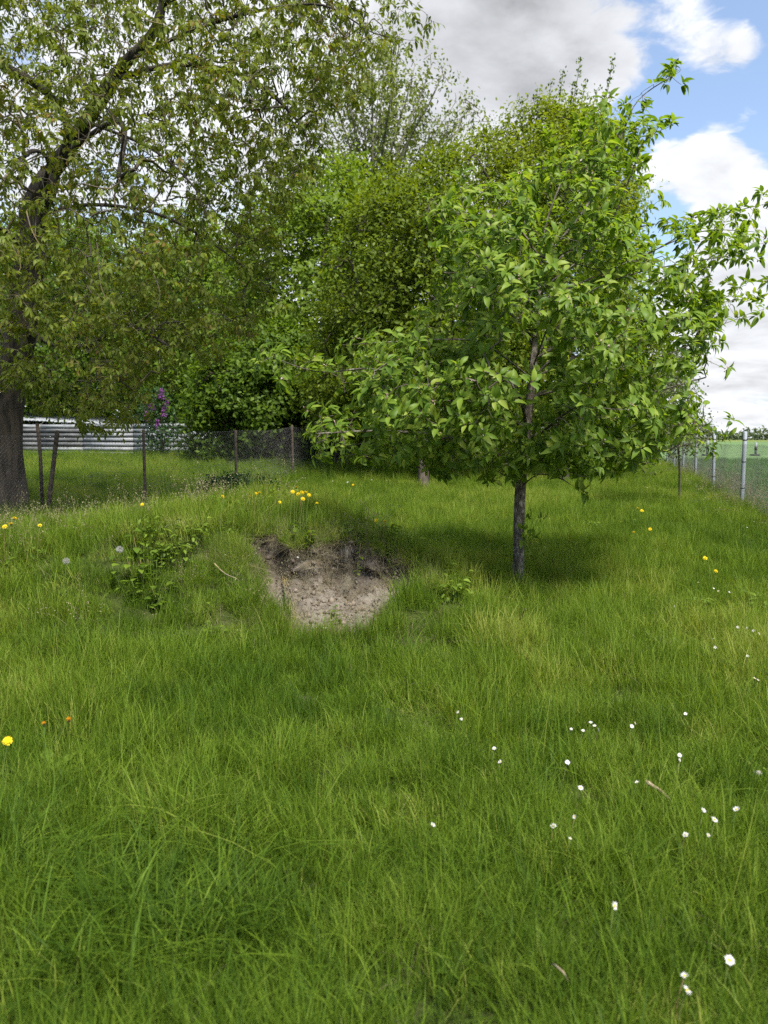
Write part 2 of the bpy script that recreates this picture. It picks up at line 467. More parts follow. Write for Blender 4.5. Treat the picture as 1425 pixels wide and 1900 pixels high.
def height(x, y, fine=True):
    x = np.asarray(x, float); y = np.asarray(y, float)
    z = .03 * lump(x, y, .9, 0) + .018 * lump(x, y, 2.7, 1)
    # land lifts a little behind the left fence
    z = z + .5 * sst(y, 11, 34) * (1 - sst(x - .22 * (y - 12), -3, 3.5))
    z = z + .10 * sst(y, 8, 14) * (1 - sst(x, 3, 9))
    # earth bank
    up = sst(y + .10 * np.sin(x * 2.1) + .06 * np.sin(x * 5.3 + 1), 5.15, 6.85)
    dn = 1 - sst(y + .15 * np.sin(x * 1.7), 8.4, 10.6)
    ex = (1 - sst(x + .25 * (y - 7), -.55, 1.05)) * (.68 + .32 * sst(x, -3.9, -1.9))
    bank = .66 * up * dn * ex * (1 + .12 * lump(x, y, 2.2, 2))
    # the hollow
    wall, lat, front = cut_fields(x, y)
    floor = .05 + .15 * sst(y, 5.8, 6.5) + .03 * lump(x, y, 6, 3)
    steep = 1 - sst(y, wall - .20, wall + .03)
    f = lat * steep * sst(y, front - .35, front + .1)
    z2 = z + bank
    z2 = z2 * (1 - f) + np.minimum(z2, floor + z) * f
    if fine:
        rough = lat * (1 - sst(y, wall, wall + .12)) * sst(y, front - .2, front + .1)
        z2 = z2 + rough * (.045 * lump(x, y, 10, 4) + .030 * lump(x, y, 31, 5) + .012 * lump(x, y, 83, 2))
    return z2

def bare_fields(x, y):
    wall, lat, front = cut_fields(x, y)
    b = lat * (1 - sst(y, wall + .0, wall + .10)) * sst(y, front - .12, front + .06)
    # small worn spots in front of and beside the hollow, and by the right edge of the picture
    for (cx, cy, r) in SPOTS:
        b = np.maximum(b, .62 * np.exp(-(((x - cx) ** 2 + (y - cy) ** 2) / r ** 2)) * (1 + .9 * lump(x, y, 14, 3)))
    top = .50 * lat * sst(y, wall - .36, wall - .10)
    return b, top

def ground_at(X, Y, lift=0.0):
    """point of the terrain (plus lift) seen at a photo pixel"""
    lo = None
    o = np.array([0, 0, CAMZ]); v = P(X, Y, 1.0) - o
    d = 1.2
    while d < 400:
        p = o + v * d
        if p[2] <= float(height(p[0], p[1])) + lift:
            return np.array([p[0], p[1], float(height(p[0], p[1]))])
        d += .01 if d < 12 else .05
    return o + v * 60
SPOTS = []
_s = [ground_at(X, Y) for X, Y in ((510, 1275), (400, 1210), (1412, 1432), (420, 1040), (560, 1300), (470, 1160), (1010, 1150))]
SPOTS = [(_s[0][0], _s[0][1], .09), (_s[1][0], _s[1][1], .10), (_s[2][0], _s[2][1], .10), (_s[3][0], _s[3][1], .12), (_s[4][0], _s[4][1], .08)] + [(q_[0], q_[1], .08) for q_ in _s[5:]]

def graded(segs):
    out = [segs[0][0]]
    for a, b, s in segs:
        n = max(1, int(round((b - a) / s))); out += list(np.linspace(a, b, n + 1)[1:])
    return np.array(out)
gx = graded([(-900, -120, 60), (-120, -30, 8), (-30, -6, .8), (-6, -1.7, .12), (-1.7, .8, .0125), (.8, 4, .12), (4, 14, .5), (14, 40, 3), (40, 120, 10), (120, 900, 60)])
gy = graded([(-60, -4, 8), (-4, 1.5, .5), (1.5, 5.2, .12), (5.2, 7.1, .0125), (7.1, 11, .12), (11, 30, .5), (30, 60, 2), (60, 160, 12), (160, 1500, 90)])
GX, GY = np.meshgrid(gx, gy, indexing='xy')
GZ = height(GX, GY)
# the wall of the hollow is undercut below a lip of turf and crumbles in lumps
_w, _l, _f = cut_fields(GX, GY)
_t = np.clip((GY - (_w - .22)) / .27, 0, 1)
_in = _l * (_t > 0) * (_t < 1)
GYD = GY + _in * (.13 * np.sin(np.pi * np.minimum(_t / .9, 1)) ** 1.2 * (.8 + .5 * lump(GX * 1.0, GZ * 3, 5, 2)) + .055 * np.sin(np.pi * _t) * lump(GX, GZ * 2, 19, 1) + .03 * np.sin(np.pi * _t) * lump(GX, GZ * 2, 55, 0))
b, tps = bare_fields(GX, GY)
nx, ny = len(gx), len(gy)
ii = (np.arange(ny - 1)[:, None] * nx + np.arange(nx - 1)[None]).ravel()
GF = np.stack([ii, ii + 1, ii + nx + 1, ii + nx], 1)
mk('ground', np.stack([GX, GYD, GZ], -1).reshape(-1, 3), GF, M['ground'], attrs={'bare': b.ravel(), 'topsoil': tps.ravel()}, kind='structure')

# right fence line: from out of the frame near us into the distance
RF0 = np.array([7.5, 16.1]); RFD = np.array([.30, 1.0])
def rf_x(y): return RF0[0] + (y - RF0[1]) * RFD[0]
# crop field beyond it, a rapeseed strip far behind
fy = graded([(4, 60, 2), (60, 270, 15)])
V = []; F = []
for i, yy in enumerate(fy):
    for j, q in enumerate(np.linspace(0, 1, 24)):
        xx = rf_x(yy) + .6 + q ** 2 * (260 - rf_x(yy))
        V.append((xx, yy, float(height(xx, yy)) + .045 + .01 * math.sin(xx * .5)))
for i in range(len(fy) - 1):
    for j in range(23):
        a = i * 24 + j; F.append((a, a + 1, a + 25, a + 24))
mk('crop_field', V, F, M['field'], kind='structure')
V = []; F = []
for i, yy in enumerate((270., 285., 305., 330.)):
    for j in range(13):
        xx = 30 + j * 32.
        V.append((xx, yy, .09 + .10 * i))
for i in range(3):
    for j in range(12):
        a = i * 13 + j; F.append((a, a + 1, a + 14, a + 13))
mk('rapeseed_field', V, F, M['rape'], kind='structure')

# ------------------------------------------------------------------ tree building
def in_poly(X, Y, poly):
    c = np.zeros(len(X), bool); n = len(poly)
    for i in range(n):
        x1, y1 = poly[i]; x2, y2 = poly[(i + 1) % n]
        if y1 == y2: continue
        c ^= ((y1 > Y) != (y2 > Y)) & (X < (x2 - x1) * (Y - y1) / (y2 - y1) + x1)
    return c
def edge_dist(X, Y, poly):
    d = np.full(len(X), 1e9); n = len(poly)
    for i in range(n):
        a = np.array(poly[i], float); bb = np.array(poly[(i + 1) % n], float); e = bb - a
        t = np.clip(((X - a[0]) * e[0] + (Y - a[1]) * e[1]) / (e @ e), 0, 1)
        d = np.minimum(d, np.hypot(X - a[0] - t * e[0], Y - a[1] - t * e[1]))
    return d
def crown_points(poly, depth, thick, n, core=None, shell=.55, clump=None):
    """points through the volume of a crown whose outline is known and whose depth is as real as its width"""
    pl = np.array(poly, float); lo, hi = pl.min(0), pl.max(0)
    X = R.uniform(lo[0], hi[0], n * 6); Y = R.uniform(lo[1], hi[1], n * 6)
    k = in_poly(X, Y, poly); X, Y = X[k], Y[k]
    ed = edge_dist(X, Y, poly); core = core or ed.max()
    q = 1 - np.minimum(ed / core, 1)
    ht = thick * np.sqrt(np.maximum(0, 1 - q * q))
    u = R.uniform(-1, 1, len(X)); u = np.sign(u) * np.abs(u) ** shell
    pts = np.array([P(a, bb, depth + o) for a, bb, o in zip(X, Y, u * ht)])
    if clump:
        sc = clump[0]; off = R.uniform(0, 50, 3)
        nv = np.array([mnoise.noise(Vector((q * sc + off).tolist())) for q in pts])
        lim = clump[1] + clump[2] * (1 - np.minimum(ed / core * 2.2, 1))      # gaps, and a broken outline
        pts = pts[nv > lim]
    return pts[:n]

class Skel:
    def __init__(self): self.p = []; self.par = []; self.limb = []; self.tan = []
    def add(self, p, par, limb, tan):
        self.p.append(p); self.par.append(par); self.limb.append(limb); self.tan.append(tan); return len(self.p) - 1
    def chain(self, pts, limb, step, start=None):
        c = catmull(pts, step)
        T = unit(np.gradient(c, axis=0))
        par = start
        if start is not None: c = c[1:]; T = T[1:]
        for q, t in zip(c, T): par = self.add(q, par if par is not None else -1, limb, t)
        return par
    def nearest(self, q):
        return int(np.argmin(np.linalg.norm(np.array(self.p) - q, axis=1)))
    def limb_from(self, pts, limb, step):
        s = self.nearest(np.array(pts[0]))
        self.chain([self.p[s]] + [np.array(q) for q in pts[1:]], limb, step, s)
    def grow(self, targets, step, up=.15, jit=.12, skip=0, maxseg=14):
        P0 = np.array(self.p)
        d0 = np.array([np.min(np.linalg.norm(P0 - t, axis=1)) for t in targets])
        cap = len(self.p) + len(targets) * (maxseg + 1)
        buf = np.full((cap, 3), 1e9); buf[:len(self.p)] = P0; n = len(self.p)
        bot = skip
        tips = []
        for k in np.argsort(d0):
            t = targets[k]
            dd = np.linalg.norm(buf[bot:n] - t, axis=1)
            i = int(np.argmin(dd)) + bot; L = dd[i - bot]
            if L < step * .5: continue
            a = self.p[i]; tg = self.tan[i]
            c = a + (tg * .45 + np.array([0, 0, up])) * L * .6
            m = int(min(maxseg, max(2, round(L / step))))
            par = i; prev = a
            for s in range(1, m + 1):
                u = s / m
                q = (1 - u) ** 2 * a + 2 * u * (1 - u) * c + u * u * t
                if s < m: q = q + R.normal(size=3) * L * jit / m
                par = self.add(q, par, -1, unit(q - prev)); buf[n] = q; n += 1; prev = q
            tips.append(par)
        return tips
    def radii(self, rtip, rroot):
        n = len(self.p); par = np.array(self.par)
        cnt = np.zeros(n); has = np.zeros(n, bool); has[par[par >= 0]] = True
        cnt[~has] = 1
        for i in range(n - 1, -1, -1):
            if par[i] >= 0: cnt[par[i]] += cnt[i]
        e = math.log(max(cnt[0], 2)) / math.log(rroot / rtip)
        self.cnt = cnt
        return rtip * cnt ** (1 / e)

def wood(sk, rad, tree, base, mt, mtw, limbs, k=3, wob=.08, trunk_k=12, flare=.3):
    """trunk and main limbs swept as tubes, the twigs joined into one part"""
    Pn = np.array(sk.p); par = np.array(sk.par); lb = np.array(sk.limb)
    for L in limbs:
        idx = np.where(lb == L)[0]
        if len(idx) < 2: continue
        if par[idx[0]] >= 0: idx = np.concatenate([[par[idx[0]]], idx])
        rr = rad[idx].copy()
        if L != 0: rr[0] = rr[1]
        else:
            h = np.linalg.norm(Pn[idx] - Pn[idx[0]], axis=1)
            rr = rr * (1 + flare * np.exp(-h / (rr[0] * 2.2)))
        V, F = tube(Pn[idx], rr, trunk_k if L == 0 else 7, True, wob)
        mk('trunk' if L == 0 else 'branch', V, F, mt, tree, base)
    j = np.where((lb < 0) & (par >= 0))[0]
    ra = np.minimum(rad[par[j]], rad[j] * 1.25)
    V, F = frusta(Pn[par[j]], Pn[j], ra, rad[j], k)
    mk('twigs', V, F, mtw, tree, base, kind='stuff')

def biggest_leaves(O, y, x, z, L, n, tree, base, tmpl, curl, mat, name='leaf'):
    """the n nearest leaves as objects of their own; returns a mask of the rest"""
    c = np.array([0, 0, CAMZ])
    px = (O[:, 0] / O[:, 1]) * FPX + 712.5
    dist = np.linalg.norm(O - c, axis=1) + np.where((px < -20) | (px > 1445) | (O[:, 2] > CAMZ + O[:, 1] * .56), 100, 0)
    pick = np.argsort(dist)[:n]
    tv = tmpl[0].copy(); tv[:, 2] -= curl * tv[:, 1] ** 2
    me = None
    for q in pick:
        if me is None:
            o = mk(name, tv, tmpl[1], mat, tree); me = o.data
        else:
            o = bpy.data.objects.new(name, me); COL.objects.link(o); o.parent = tree
        m = np.eye(4); m[:3, 0] = x[q] * L[q]; m[:3, 1] = y[q] * L[q]; m[:3, 2] = z[q] * L[q]; m[:3, 3] = O[q] - base
        o.matrix_local = Matrix(m.tolist())
    keep = np.ones(len(O), bool); keep[pick] = False
    return keep

# ------------------------------------------------------------------ apple tree in front
def apple_tree():
    base = P(962, 1052, 7.5); base[2] = float(height(base[0], base[1])) - .02
    t = empty('apple_tree', base, 'young apple tree with drooping bright green leaves and pink buds beside the dug bank', 'tree')
    sk = Skel()
    sk.chain([base, P(963, 960, 7.5), P(968, 880, 7.5), P(985, 720, 7.5), P(998, 560, 7.55), P(1012, 420, 7.6), P(1060, 300, 7.7), P(1110, 215, 7.7)], 0, .09)
    L = [
        [(968, 862, 7.5), (850, 815, 7.1), (720, 800, 6.8), (575, 805, 6.6)],
        [(976, 790, 7.5), (850, 725, 7.0), (700, 685, 6.8), (590, 690, 6.7), (485, 655, 6.6)],
        [(972, 850, 7.5), (1100, 830, 7.2), (1220, 835, 7.0), (1315, 815, 6.9)],
        [(990, 660, 7.5), (1090, 545, 7.6), (1240, 450, 7.7), (1340, 400, 7.8), (1430, 376, 7.9)],
        [(984, 740, 7.5), (1160, 655, 7.6), (1290, 575, 7.8), (1420, 548, 7.9)],
        [(1005, 490, 7.55), (1090, 380, 7.6), (1150, 260, 7.7), (1185, 185, 7.8), (1262, 132, 7.8)],
        [(1000, 530, 7.5), (1110, 450, 7.3), (1165, 340, 7.2), (1195, 262, 7.2), (1240, 236, 7.2)],
        [(1000, 540, 7.5), (900, 450, 7.4), (805, 375, 7.4)],
        [(992, 630, 7.5), (900, 540, 7.2), (805, 500, 7.1)],
        [(986, 710, 7.5), (900, 640, 7.0), (820, 630, 6.8), (635, 640, 6.8)],
        [(976, 800, 7.5), (965, 740, 6.9), (930, 700, 6.2), (900, 690, 5.8)],
        [(974, 830, 7.5), (1020, 790, 6.9), (1060, 760, 6.3), (1080, 750, 5.9)],
        [(988, 680, 7.5), (1020, 600, 6.9), (1050, 560, 6.4)],
        [(995, 600, 7.5), (960, 520, 6.9), (930, 470, 6.5)],
        [(978, 770, 7.5), (940, 700, 8.2), (880, 690, 9.0)],
        [(985, 700, 7.5), (1050, 640, 8.2), (1100, 600, 8.9)],
        [(975, 810, 7.5), (1080, 770, 8.1), (1180, 760, 8.7)],
        [(990, 640, 7.5), (950, 560, 8.2), (900, 520, 8.8)],
        [(1006, 480, 7.55), (1040, 380, 7.2), (1080, 290, 7.0)],
        [(1000, 600, 7.5), (1140, 520, 7.2), (1260, 490, 7.1), (1385, 470, 7.0)],
        [(984, 735, 7.5), (1150, 690, 7.3), (1280, 640, 7.1), (1345, 600, 7.0), (1405, 585, 7.0)],
        [(990, 670, 7.5), (1130, 590, 8.0), (1270, 520, 8.3), (1400, 440, 8.5)],
        [(976, 790, 7.5), (1130, 750, 7.3), (1240, 720, 7.0), (1310, 700, 6.9)],
        [(1005, 500, 7.5), (1100, 440, 7.9), (1190, 420, 8.1), (1260, 410, 8.2)],
        [(1005, 560, 7.5), (1180, 480, 7.4), (1300, 430, 7.3), (1400, 430, 7.2)],
        [(985, 700, 7.5), (1160, 620, 7.9), (1280, 590, 8.1), (1380, 530, 8.2)],
        [(966, 905, 7.5), (1000, 880, 7.2), (1045, 890, 7.0), (1080, 915, 6.9)],
    ]
    for i, l in enumerate(L): sk.limb_from([P(*q) for q in l], i + 1, .09)
    trunk_free = [i for i, q in enumerate(sk.p) if sk.limb[i] == 0 and q[2] < base[2] + 1.0]
    poly = [(570, 790), (600, 850), (700, 878), (790, 868), (850, 912), (960, 888), (1080, 885), (1200, 870), (1310, 835), (1290, 760), (1330, 640), (1350, 590), (1280, 480), (1200, 450),
            (1175, 330), (1180, 250), (1150, 190), (1090, 230), (960, 330), (800, 365), (815, 470), (800, 600), (830, 640), (640, 660), (640, 760)]
    tg = crown_points(poly, 7.4, 1.75, 1350, 170, .6, (2.1, .08, .16))
    tg = np.vstack([tg, crown_points([(565, 795), (620, 845), (720, 862), (800, 862), (870, 895), (960, 870), (960, 700), (860, 640), (700, 670), (640, 740)], 6.75, .95, 360, 110, .6, (2.1, -.05, .2)),
                    crown_points([(960, 870), (1100, 880), (1310, 830), (1290, 740), (1150, 660), (960, 680)], 6.9, 1.0, 210, 110, .6, (2.1, -.05, .2)),
                    crown_points([(800, 600), (1000, 640), (1040, 400), (960, 340), (800, 370), (815, 470)], 7.0, 1.0, 170, 110, .6, (2.1, -.05, .2))])
    # along the long whips that leave the crown
    extra = []
    for q in tg[R.choice(len(tg), 90, replace=False)]:          # upright young shoots
        ln = R.uniform(.2, .45); dr = unit(np.array([R.normal() * .3, R.normal() * .3, 1.]))
        for u in (.35, .6, .8, 1.): extra.append(q + dr * ln * u + R.normal(size=3) * .015)
    for l in L[:10] + L[19:26]:
        c = catmull([P(*q) for q in l], .05)
        c = c[len(c) // 3:]
        for q in c: extra.append(q + R.normal(size=3) * np.array([.10, .16, .10]))
    tg = np.vstack([tg, np.array(extra)])
    sk.grow(tg, .085, up=.18, jit=.25, skip=len(trunk_free))
    rad = sk.radii(.0020, .053)
    wood(sk, rad, t, base, M['apple_bark'], M['twig'], range(0, len(L) + 1), wob=.09, trunk_k=14, flare=.5)
    # little suckers low on the trunk
    Pn = np.array(sk.p); par = np.array(sk.par); lb = np.array(sk.limb); tn = np.array(sk.tan)
    has = np.zeros(len(Pn), bool); has[par[par >= 0]] = True
    tips = np.where(~has & (lb != 0))[0]
    mids = np.where(has & (lb < 0))[0]; mids = mids[R.random(len(mids)) < .55]
    O = []; Dr = []; Nn = []; Ls = []
    def rosette(p, ax, n, Lm):
        ax = unit(ax + np.array([0, 0, .8]))
        a = R.uniform(0, 6.28)
        ref = np.array([1., 0, 0]) if abs(ax[0]) < .8 else np.array([0, 1., 0])
        u = unit(np.cross(ax, ref)); w = np.cross(ax, u)
        for q in range(n):
            th = a + q * 2.4 + R.normal() * .25
            op = R.uniform(.55, 1.25)
            d = ax * math.cos(op) + (u * math.cos(th) + w * math.sin(th)) * math.sin(op)
            d[2] -= R.uniform(-.35, .45)
            d = unit(d)
            O.append(p + d * .018 + R.normal(size=3) * .008); Dr.append(d)
            ow = p - np.array([base[0], base[1], base[2] + 2.3]); nn = unit(unit(ow) * .75 + np.array([0, 0, .75]) + d * np.array([.6, .6, 0]) + R.normal(size=3) * .25); Nn.append(nn); Ls.append(Lm * R.uniform(.45, 1.3))
    for i in tips: rosette(Pn[i], tn[i], R.integers(8, 13), .074)
    for i in mids: rosette(Pn[i], tn[i], R.integers(4, 8), .068)
    for (X, Y, d, s) in ((972, 985, 7.42, .07), (985, 998, 7.40, .08), (978, 962, 7.42, .06), (1005, 965, 7.35, .07), (1075, 912, 6.9, .08), (968, 1000, 7.42, .06)):
        rosette(P(X, Y, d), np.array([.4, -.6, .3]), 6, s)
    O = np.array(O); Dr = np.array(Dr); Nn = np.array(Nn); Ls = np.array(Ls)
    x, y, z = leaf_basis(Dr, Nn)
    keep = biggest_leaves(O, y, x, z, Ls, 300, t, base, T_APPLE, .7, M['apple_leaf'])
    n = keep.sum()
    V, F = leaves(O[keep], Dr[keep], Nn[keep], Ls[keep], T_APPLE, R.uniform(.25, 1.25, n))
    mk('crown', V, F, M['apple_leaf'], t, base, attrs={'rnd': np.repeat(R.random(n), len(T_APPLE[0]))}, kind='stuff')
    # blossom buds in the rosettes
    bi = tips[R.random(len(tips)) < .5]
    B = []; BD = []
    for i in bi:
        for q in range(R.integers(4, 9)):
            B.append(Pn[i] + tn[i] * .015 + R.normal(size=3) * .018 + np.array([0, 0, .012])); BD.append(unit(R.normal(size=3) + np.array([0, 0, .6])))
    B = np.array(B); BD = np.array(BD)
    V, F = leaves(B, BD, rand_dirs(len(B)), R.uniform(.014, .026, len(B)), T_SMALL, .3)
    mk('blossoms', V, F, M['blossom'], t, base, attrs={'rnd': np.repeat(R.random(len(B)), len(T_SMALL[0]))}, kind='stuff')
    print('apple leaves', len(O))
apple_tree()

# ------------------------------------------------------------------ walnut on the left, behind the mesh fence
def walnut_tree():
    base = P(12, 935, 14.2); base[2] = float(height(base[0], base[1])) - .05
    t = empty('walnut_tree', base, 'big old walnut tree with thick leaning trunk and bronze green leaves at the left edge', 'tree')
    sk = Skel()
    sk.chain([base, P(12, 840, 14.2), P(20, 720, 14.2), P(40, 600, 14.1), P(55, 500, 14.0), P(62, 400, 13.9), P(95, 320, 13.8)], 0, .16)
    L = [
        [(95, 320, 13.8), (140, 255, 13.6), (190, 180, 13.3), (235, 115, 13.0), (290, 50, 12.7), (310, -60, 12.5), (330, -180, 12.3)],
        [(90, 330, 13.8), (125, 255, 13.5), (105, 190, 13.1), (40, 140, 12.7), (-60, 90, 12.4), (-180, 20, 12.2)],
        [(160, 225, 13.5), (270, 270, 12.8), (330, 315, 12.3), (392, 385, 11.8), (440, 440, 11.5)],
        [(240, 110, 13.0), (360, 55, 12.2), (480, 20, 11.6), (600, 10, 11.1), (690, 60, 10.8), (762, 75, 10.6)],
        [(210, 150, 13.2), (330, 120, 12.4), (450, 140, 11.9), (540, 210, 11.5), (590, 300, 11.2)],
        [(70, 400, 13.9), (170, 380, 13.2), (300, 400, 12.5), (420, 470, 12.0), (520, 560, 11.7)],
        [(45, 600, 14.1), (100, 640, 13.5), (170, 640, 13.0), (230, 600, 12.6), (310, 640, 12.3)],
        [(60, 480, 14.0), (10, 430, 13.0), (-60, 400, 12.0), (-160, 420, 11.2)],
        [(80, 360, 13.9), (90, 300, 12.6), (60, 280, 11.5), (20, 320, 10.4)],
        [(120, 280, 13.7), (200, 230, 12.5), (230, 240, 11.4), (220, 330, 10.5)],
        [(300, 0, 12.6), (420, -60, 12.0), (560, -90, 11.4), (690, -50, 11.0), (770, 10, 10.8)],
        [(90, 330, 13.8), (150, 250, 14.6), (240, 210, 15.6), (330, 250, 16.4)],
        [(60, 440, 14.0), (130, 400, 15.0), (220, 430, 16.0), (300, 480, 16.6)],
        [(300, 40, 12.6), (330, -40, 13.6), (420, -60, 14.6)],
    ]
    for i, l in enumerate(L): sk.limb_from([P(*q) for q in l], i + 1, .16)
    skip = len([i for i, q in enumerate(sk.p) if sk.limb[i] == 0 and q[2] < base[2] + 2.2])
    poly = [(-240, 760), (-260, 0), (-180, -200), (300, -260), (640, -160), (775, -10), (740, 80), (690, 110), (700, 170), (620, 240), (570, 330), (530, 420), (510, 520), (490, 600), (430, 640), (350, 700), (290, 760), (210, 800), (100, 790), (20, 740), (-80, 780)]
    tg = crown_points(poly, 12.6, 3.2, 5400, 330, .8, (.8, -.34, .22))
    ex = []
    for l in L[3:5] + [L[10]]:
        c = catmull([P(*q) for q in l], .12)
        for q in c[len(c) // 3:]: ex.append(q + R.normal(size=3) * np.array([.22, .4, .25]) + np.array([0, 0, -.12]))
    tg = np.vstack([tg, np.array(ex)])
    tX = tg[:, 0] / tg[:, 1] * FPX + 712.5
    tY = 812 - (tg[:, 2] - CAMZ) / tg[:, 1] * FPX * 1.03
    line = np.array([(30, 740), (45, 600), (55, 500), (62, 400), (95, 320), (140, 255), (190, 180), (235, 115), (290, 50), (305, -20)], float)
    dmin = np.full(len(tg), 1e9)
    for a_, b_ in zip(line[:-1], line[1:]):
        e_ = b_ - a_; u_ = np.clip(((tX - a_[0]) * e_[0] + (tY - a_[1]) * e_[1]) / (e_ @ e_), 0, 1)
        dmin = np.minimum(dmin, np.hypot(tX - a_[0] - u_ * e_[0], tY - a_[1] - u_ * e_[1]))
    tg = tg[(dmin > 44) | (tg[:, 1] > 13.6) | (R.random(len(tg)) < .75)]
    sk.grow(tg, .17, up=.10, jit=.35, skip=skip)
    rad = sk.radii(.0030, .27); rad = np.where(np.array(sk.limb) > 2, rad * .72, np.where(np.array(sk.limb) > 0, rad * .85, rad))
    wood(sk, rad, t, base, M['walnut_bark'], M['walnut_twig'], range(0, len(L) + 1), wob=.10, trunk_k=18, flare=.55)
    Pn = np.array(sk.p); par = np.array(sk.par); lb = np.array(sk.limb); tn = np.array(sk.tan)
    has = np.zeros(len(Pn), bool); has[par[par >= 0]] = True
    tips = np.where(~has)[0]
    mids = np.where(has & (lb < 0) & (rad < .012))[0]; mids = mids[R.random(len(mids)) < .62]
    O = []; Dr = []; Nn = []; Ls = []; RA = []; RB = []
    def compound(p, d, Ln, n):
        d = unit(d); side = unit(np.cross(d, np.array([0, 0, 1.]) + R.normal(size=3) * .25))
        up = np.cross(side, d)
        RA.append(p); RB.append(p + d * Ln)
        for q in range(n):
            s = Ln * (.3 + .7 * q / n)
            for sg in (-1, 1):
                dd = unit(d * .55 + side * sg * .8 + np.array([0, 0, -.45]) + R.normal(size=3) * .15)
                O.append(p + d * s); Dr.append(dd); Nn.append(up + R.normal(size=3) * .3); Ls.append(R.uniform(.055, .11))
        O.append(p + d * Ln); Dr.append(unit(d + np.array([0, 0, -.5]))); Nn.append(up); Ls.append(R.uniform(.06, .105))
    for i in tips:
        for q in range(R.integers(4, 7)):
            d = unit(tn[i] * .5 + R.normal(size=3) * .6 + np.array([0, 0, -.25])); compound(Pn[i], d, R.uniform(.12, .22), 2)
    for i in mids:
        d = unit(R.normal(size=3) + np.array([0, 0, -.3])); compound(Pn[i], d, R.uniform(.10, .18), 2)
    O = np.array(O); Dr = np.array(Dr); Nn = np.array(Nn); Ls = np.array(Ls)
    x, y, z = leaf_basis(Dr, Nn)
    keep = biggest_leaves(O, y, x, z, Ls, 300, t, base, T_WAL, .35, M['walnut_leaf'])
    n = keep.sum()
    V, F = leaves(O[keep], Dr[keep], Nn[keep], Ls[keep], T_WAL, R.uniform(.1, .6, n))
    cl_ = np.clip(R.random(n) * .7 + .3 * (np.sin(O[keep][:, 0] * 2.1) * np.sin(O[keep][:, 2] * 2.7 + O[keep][:, 1]) * .5 + .5), 0, 1)
    mk('crown', V, F, M['walnut_leaf'], t, base, attrs={'rnd': np.repeat(cl_ * .5, len(T_WAL[0]))}, kind='stuff')
    V, F = frusta(np.array(RA), np.array(RB), np.full(len(RA), .002), np.full(len(RA), .0014), 3)
    mk('leaf_stalks', V, F, M['stem'], t, base, kind='stuff')
    # bare pale twigs with yellow lichen
    for (pts) in ([(0, 345, 10.8), (40, 310, 10.7), (90, 290, 10.6), (170, 315, 10.6), (180, 345, 10.6)],
                  [(45, 375, 10.7), (60, 430, 10.6), (85, 470, 10.6)],
                  [(100, 190, 11), (160, 220, 10.9), (165, 250, 10.9), (140, 290, 10.8), (135, 320, 10.8)],
                  [(0, 540, 10.4), (30, 510, 10.4), (38, 490, 10.4), (20, 450, 10.4)],
                  [(250, 470, 11), (285, 510, 11), (295, 560, 11), (255, 600, 11)],
                  [(180, 450, 11), (190, 540, 11), (230, 590, 11), (270, 630, 11)]):
        c = catmull([P(*q) for q in pts], .05)
        V, F = tube(c, np.linspace(.011, .005, len(c)), 5)
        mk('bare_twig', V, F, M['pale_twig'], t, base)
    print('walnut leaflets', len(O))
walnut_tree()

# ------------------------------------------------------------------ trees and bushes behind
def bg_tree(name, label, poly, depth, thick, nt, per, Lf, spread, leafm, barkm, trunk, limbs=(), rroot=.16, rtip=.006, core=None, up=.25, step=.35, tmpl=T_QUAD, group=None, cat='tree', flat=.6, shell=.55, skipz=.8, droop=0., extra=None, clump=(.85, -.20, .30), along=None):
    base = P(*trunk[0]); base[2] = float(height(base[0], base[1])) - .05
    t = empty(name, base, label, cat, group)
    sk = Skel()
    sk.chain([base] + [P(*q) for q in trunk[1:]], 0, step)
    for i, l in enumerate(limbs): sk.limb_from([P(*q) for q in l], i + 1, step)
    skip = len([i for i, q in enumerate(sk.p) if sk.limb[i] == 0 and q[2] < base[2] + skipz])
    skip = min(skip, len(sk.p) - 2)
    tg = crown_points(poly, depth, thick, nt, core, shell, clump)
    if along:
        tg = []
        for l in limbs:
            c = catmull([P(*q) for q in l], .22)
            for i, q in enumerate(c[len(c) // 5:]): tg.append(q + R.normal(size=3) * along * (.5 + .7 * i / len(c)))
        tg = np.array(tg)
    tg = tg[tg[:, 2] > height(tg[:, 0], tg[:, 1]) + .25]
    sk.grow(tg, step, up=up, jit=.3, skip=skip)
    rad = sk.radii(rtip, rroot)
    wood(sk, rad, t, base, barkm, barkm, range(0, len(limbs) + 1))
    Pn = np.array(sk.p); par = np.array(sk.par); lb = np.array(sk.limb)
    has = np.zeros(len(Pn), bool); has[par[par >= 0]] = True
    seeds = np.vstack([Pn[~has], Pn[(lb < 0) & has & (rad < rtip * 2.6)]])
    n = len(seeds) * per
    w = np.repeat(R.uniform(.35, 1.5, len(seeds)), per)
    O = np.repeat(seeds, per, 0) + R.normal(size=(n, 3)) * spread * w[:, None] * np.array([1, 1, flat])
    k = O[:, 2] > height(O[:, 0], O[:, 1]) + .08
    O = O[k]; n = len(O)
    out = unit(O - np.repeat(seeds, per, 0)[k])
    Dr = unit(out * .7 + rand_dirs(n) * .8 + np.array([0, 0, .1 - droop]))
    cc = seeds.mean(0); ow = unit((O - cc) * np.array([1, 1, .8]))
    Nn = unit(rand_dirs(n) * .55 + ow * .75 + np.array([0, 0, .45]))
    V, F = leaves(O, Dr, Nn, R.uniform(.45, 1.3, n) * Lf, tmpl, R.uniform(.0, .5, n))
    cl_ = .72 * R.random(n) + .28 * np.repeat(R.random(len(seeds)), per)[k]
    mk('crown', V, F, leafm, t, base, attrs={'rnd': np.repeat(cl_ * .5, len(tmpl[0]))}, kind='stuff')
    if extra: extra(t, base, seeds)
    print(name, n)
    return t

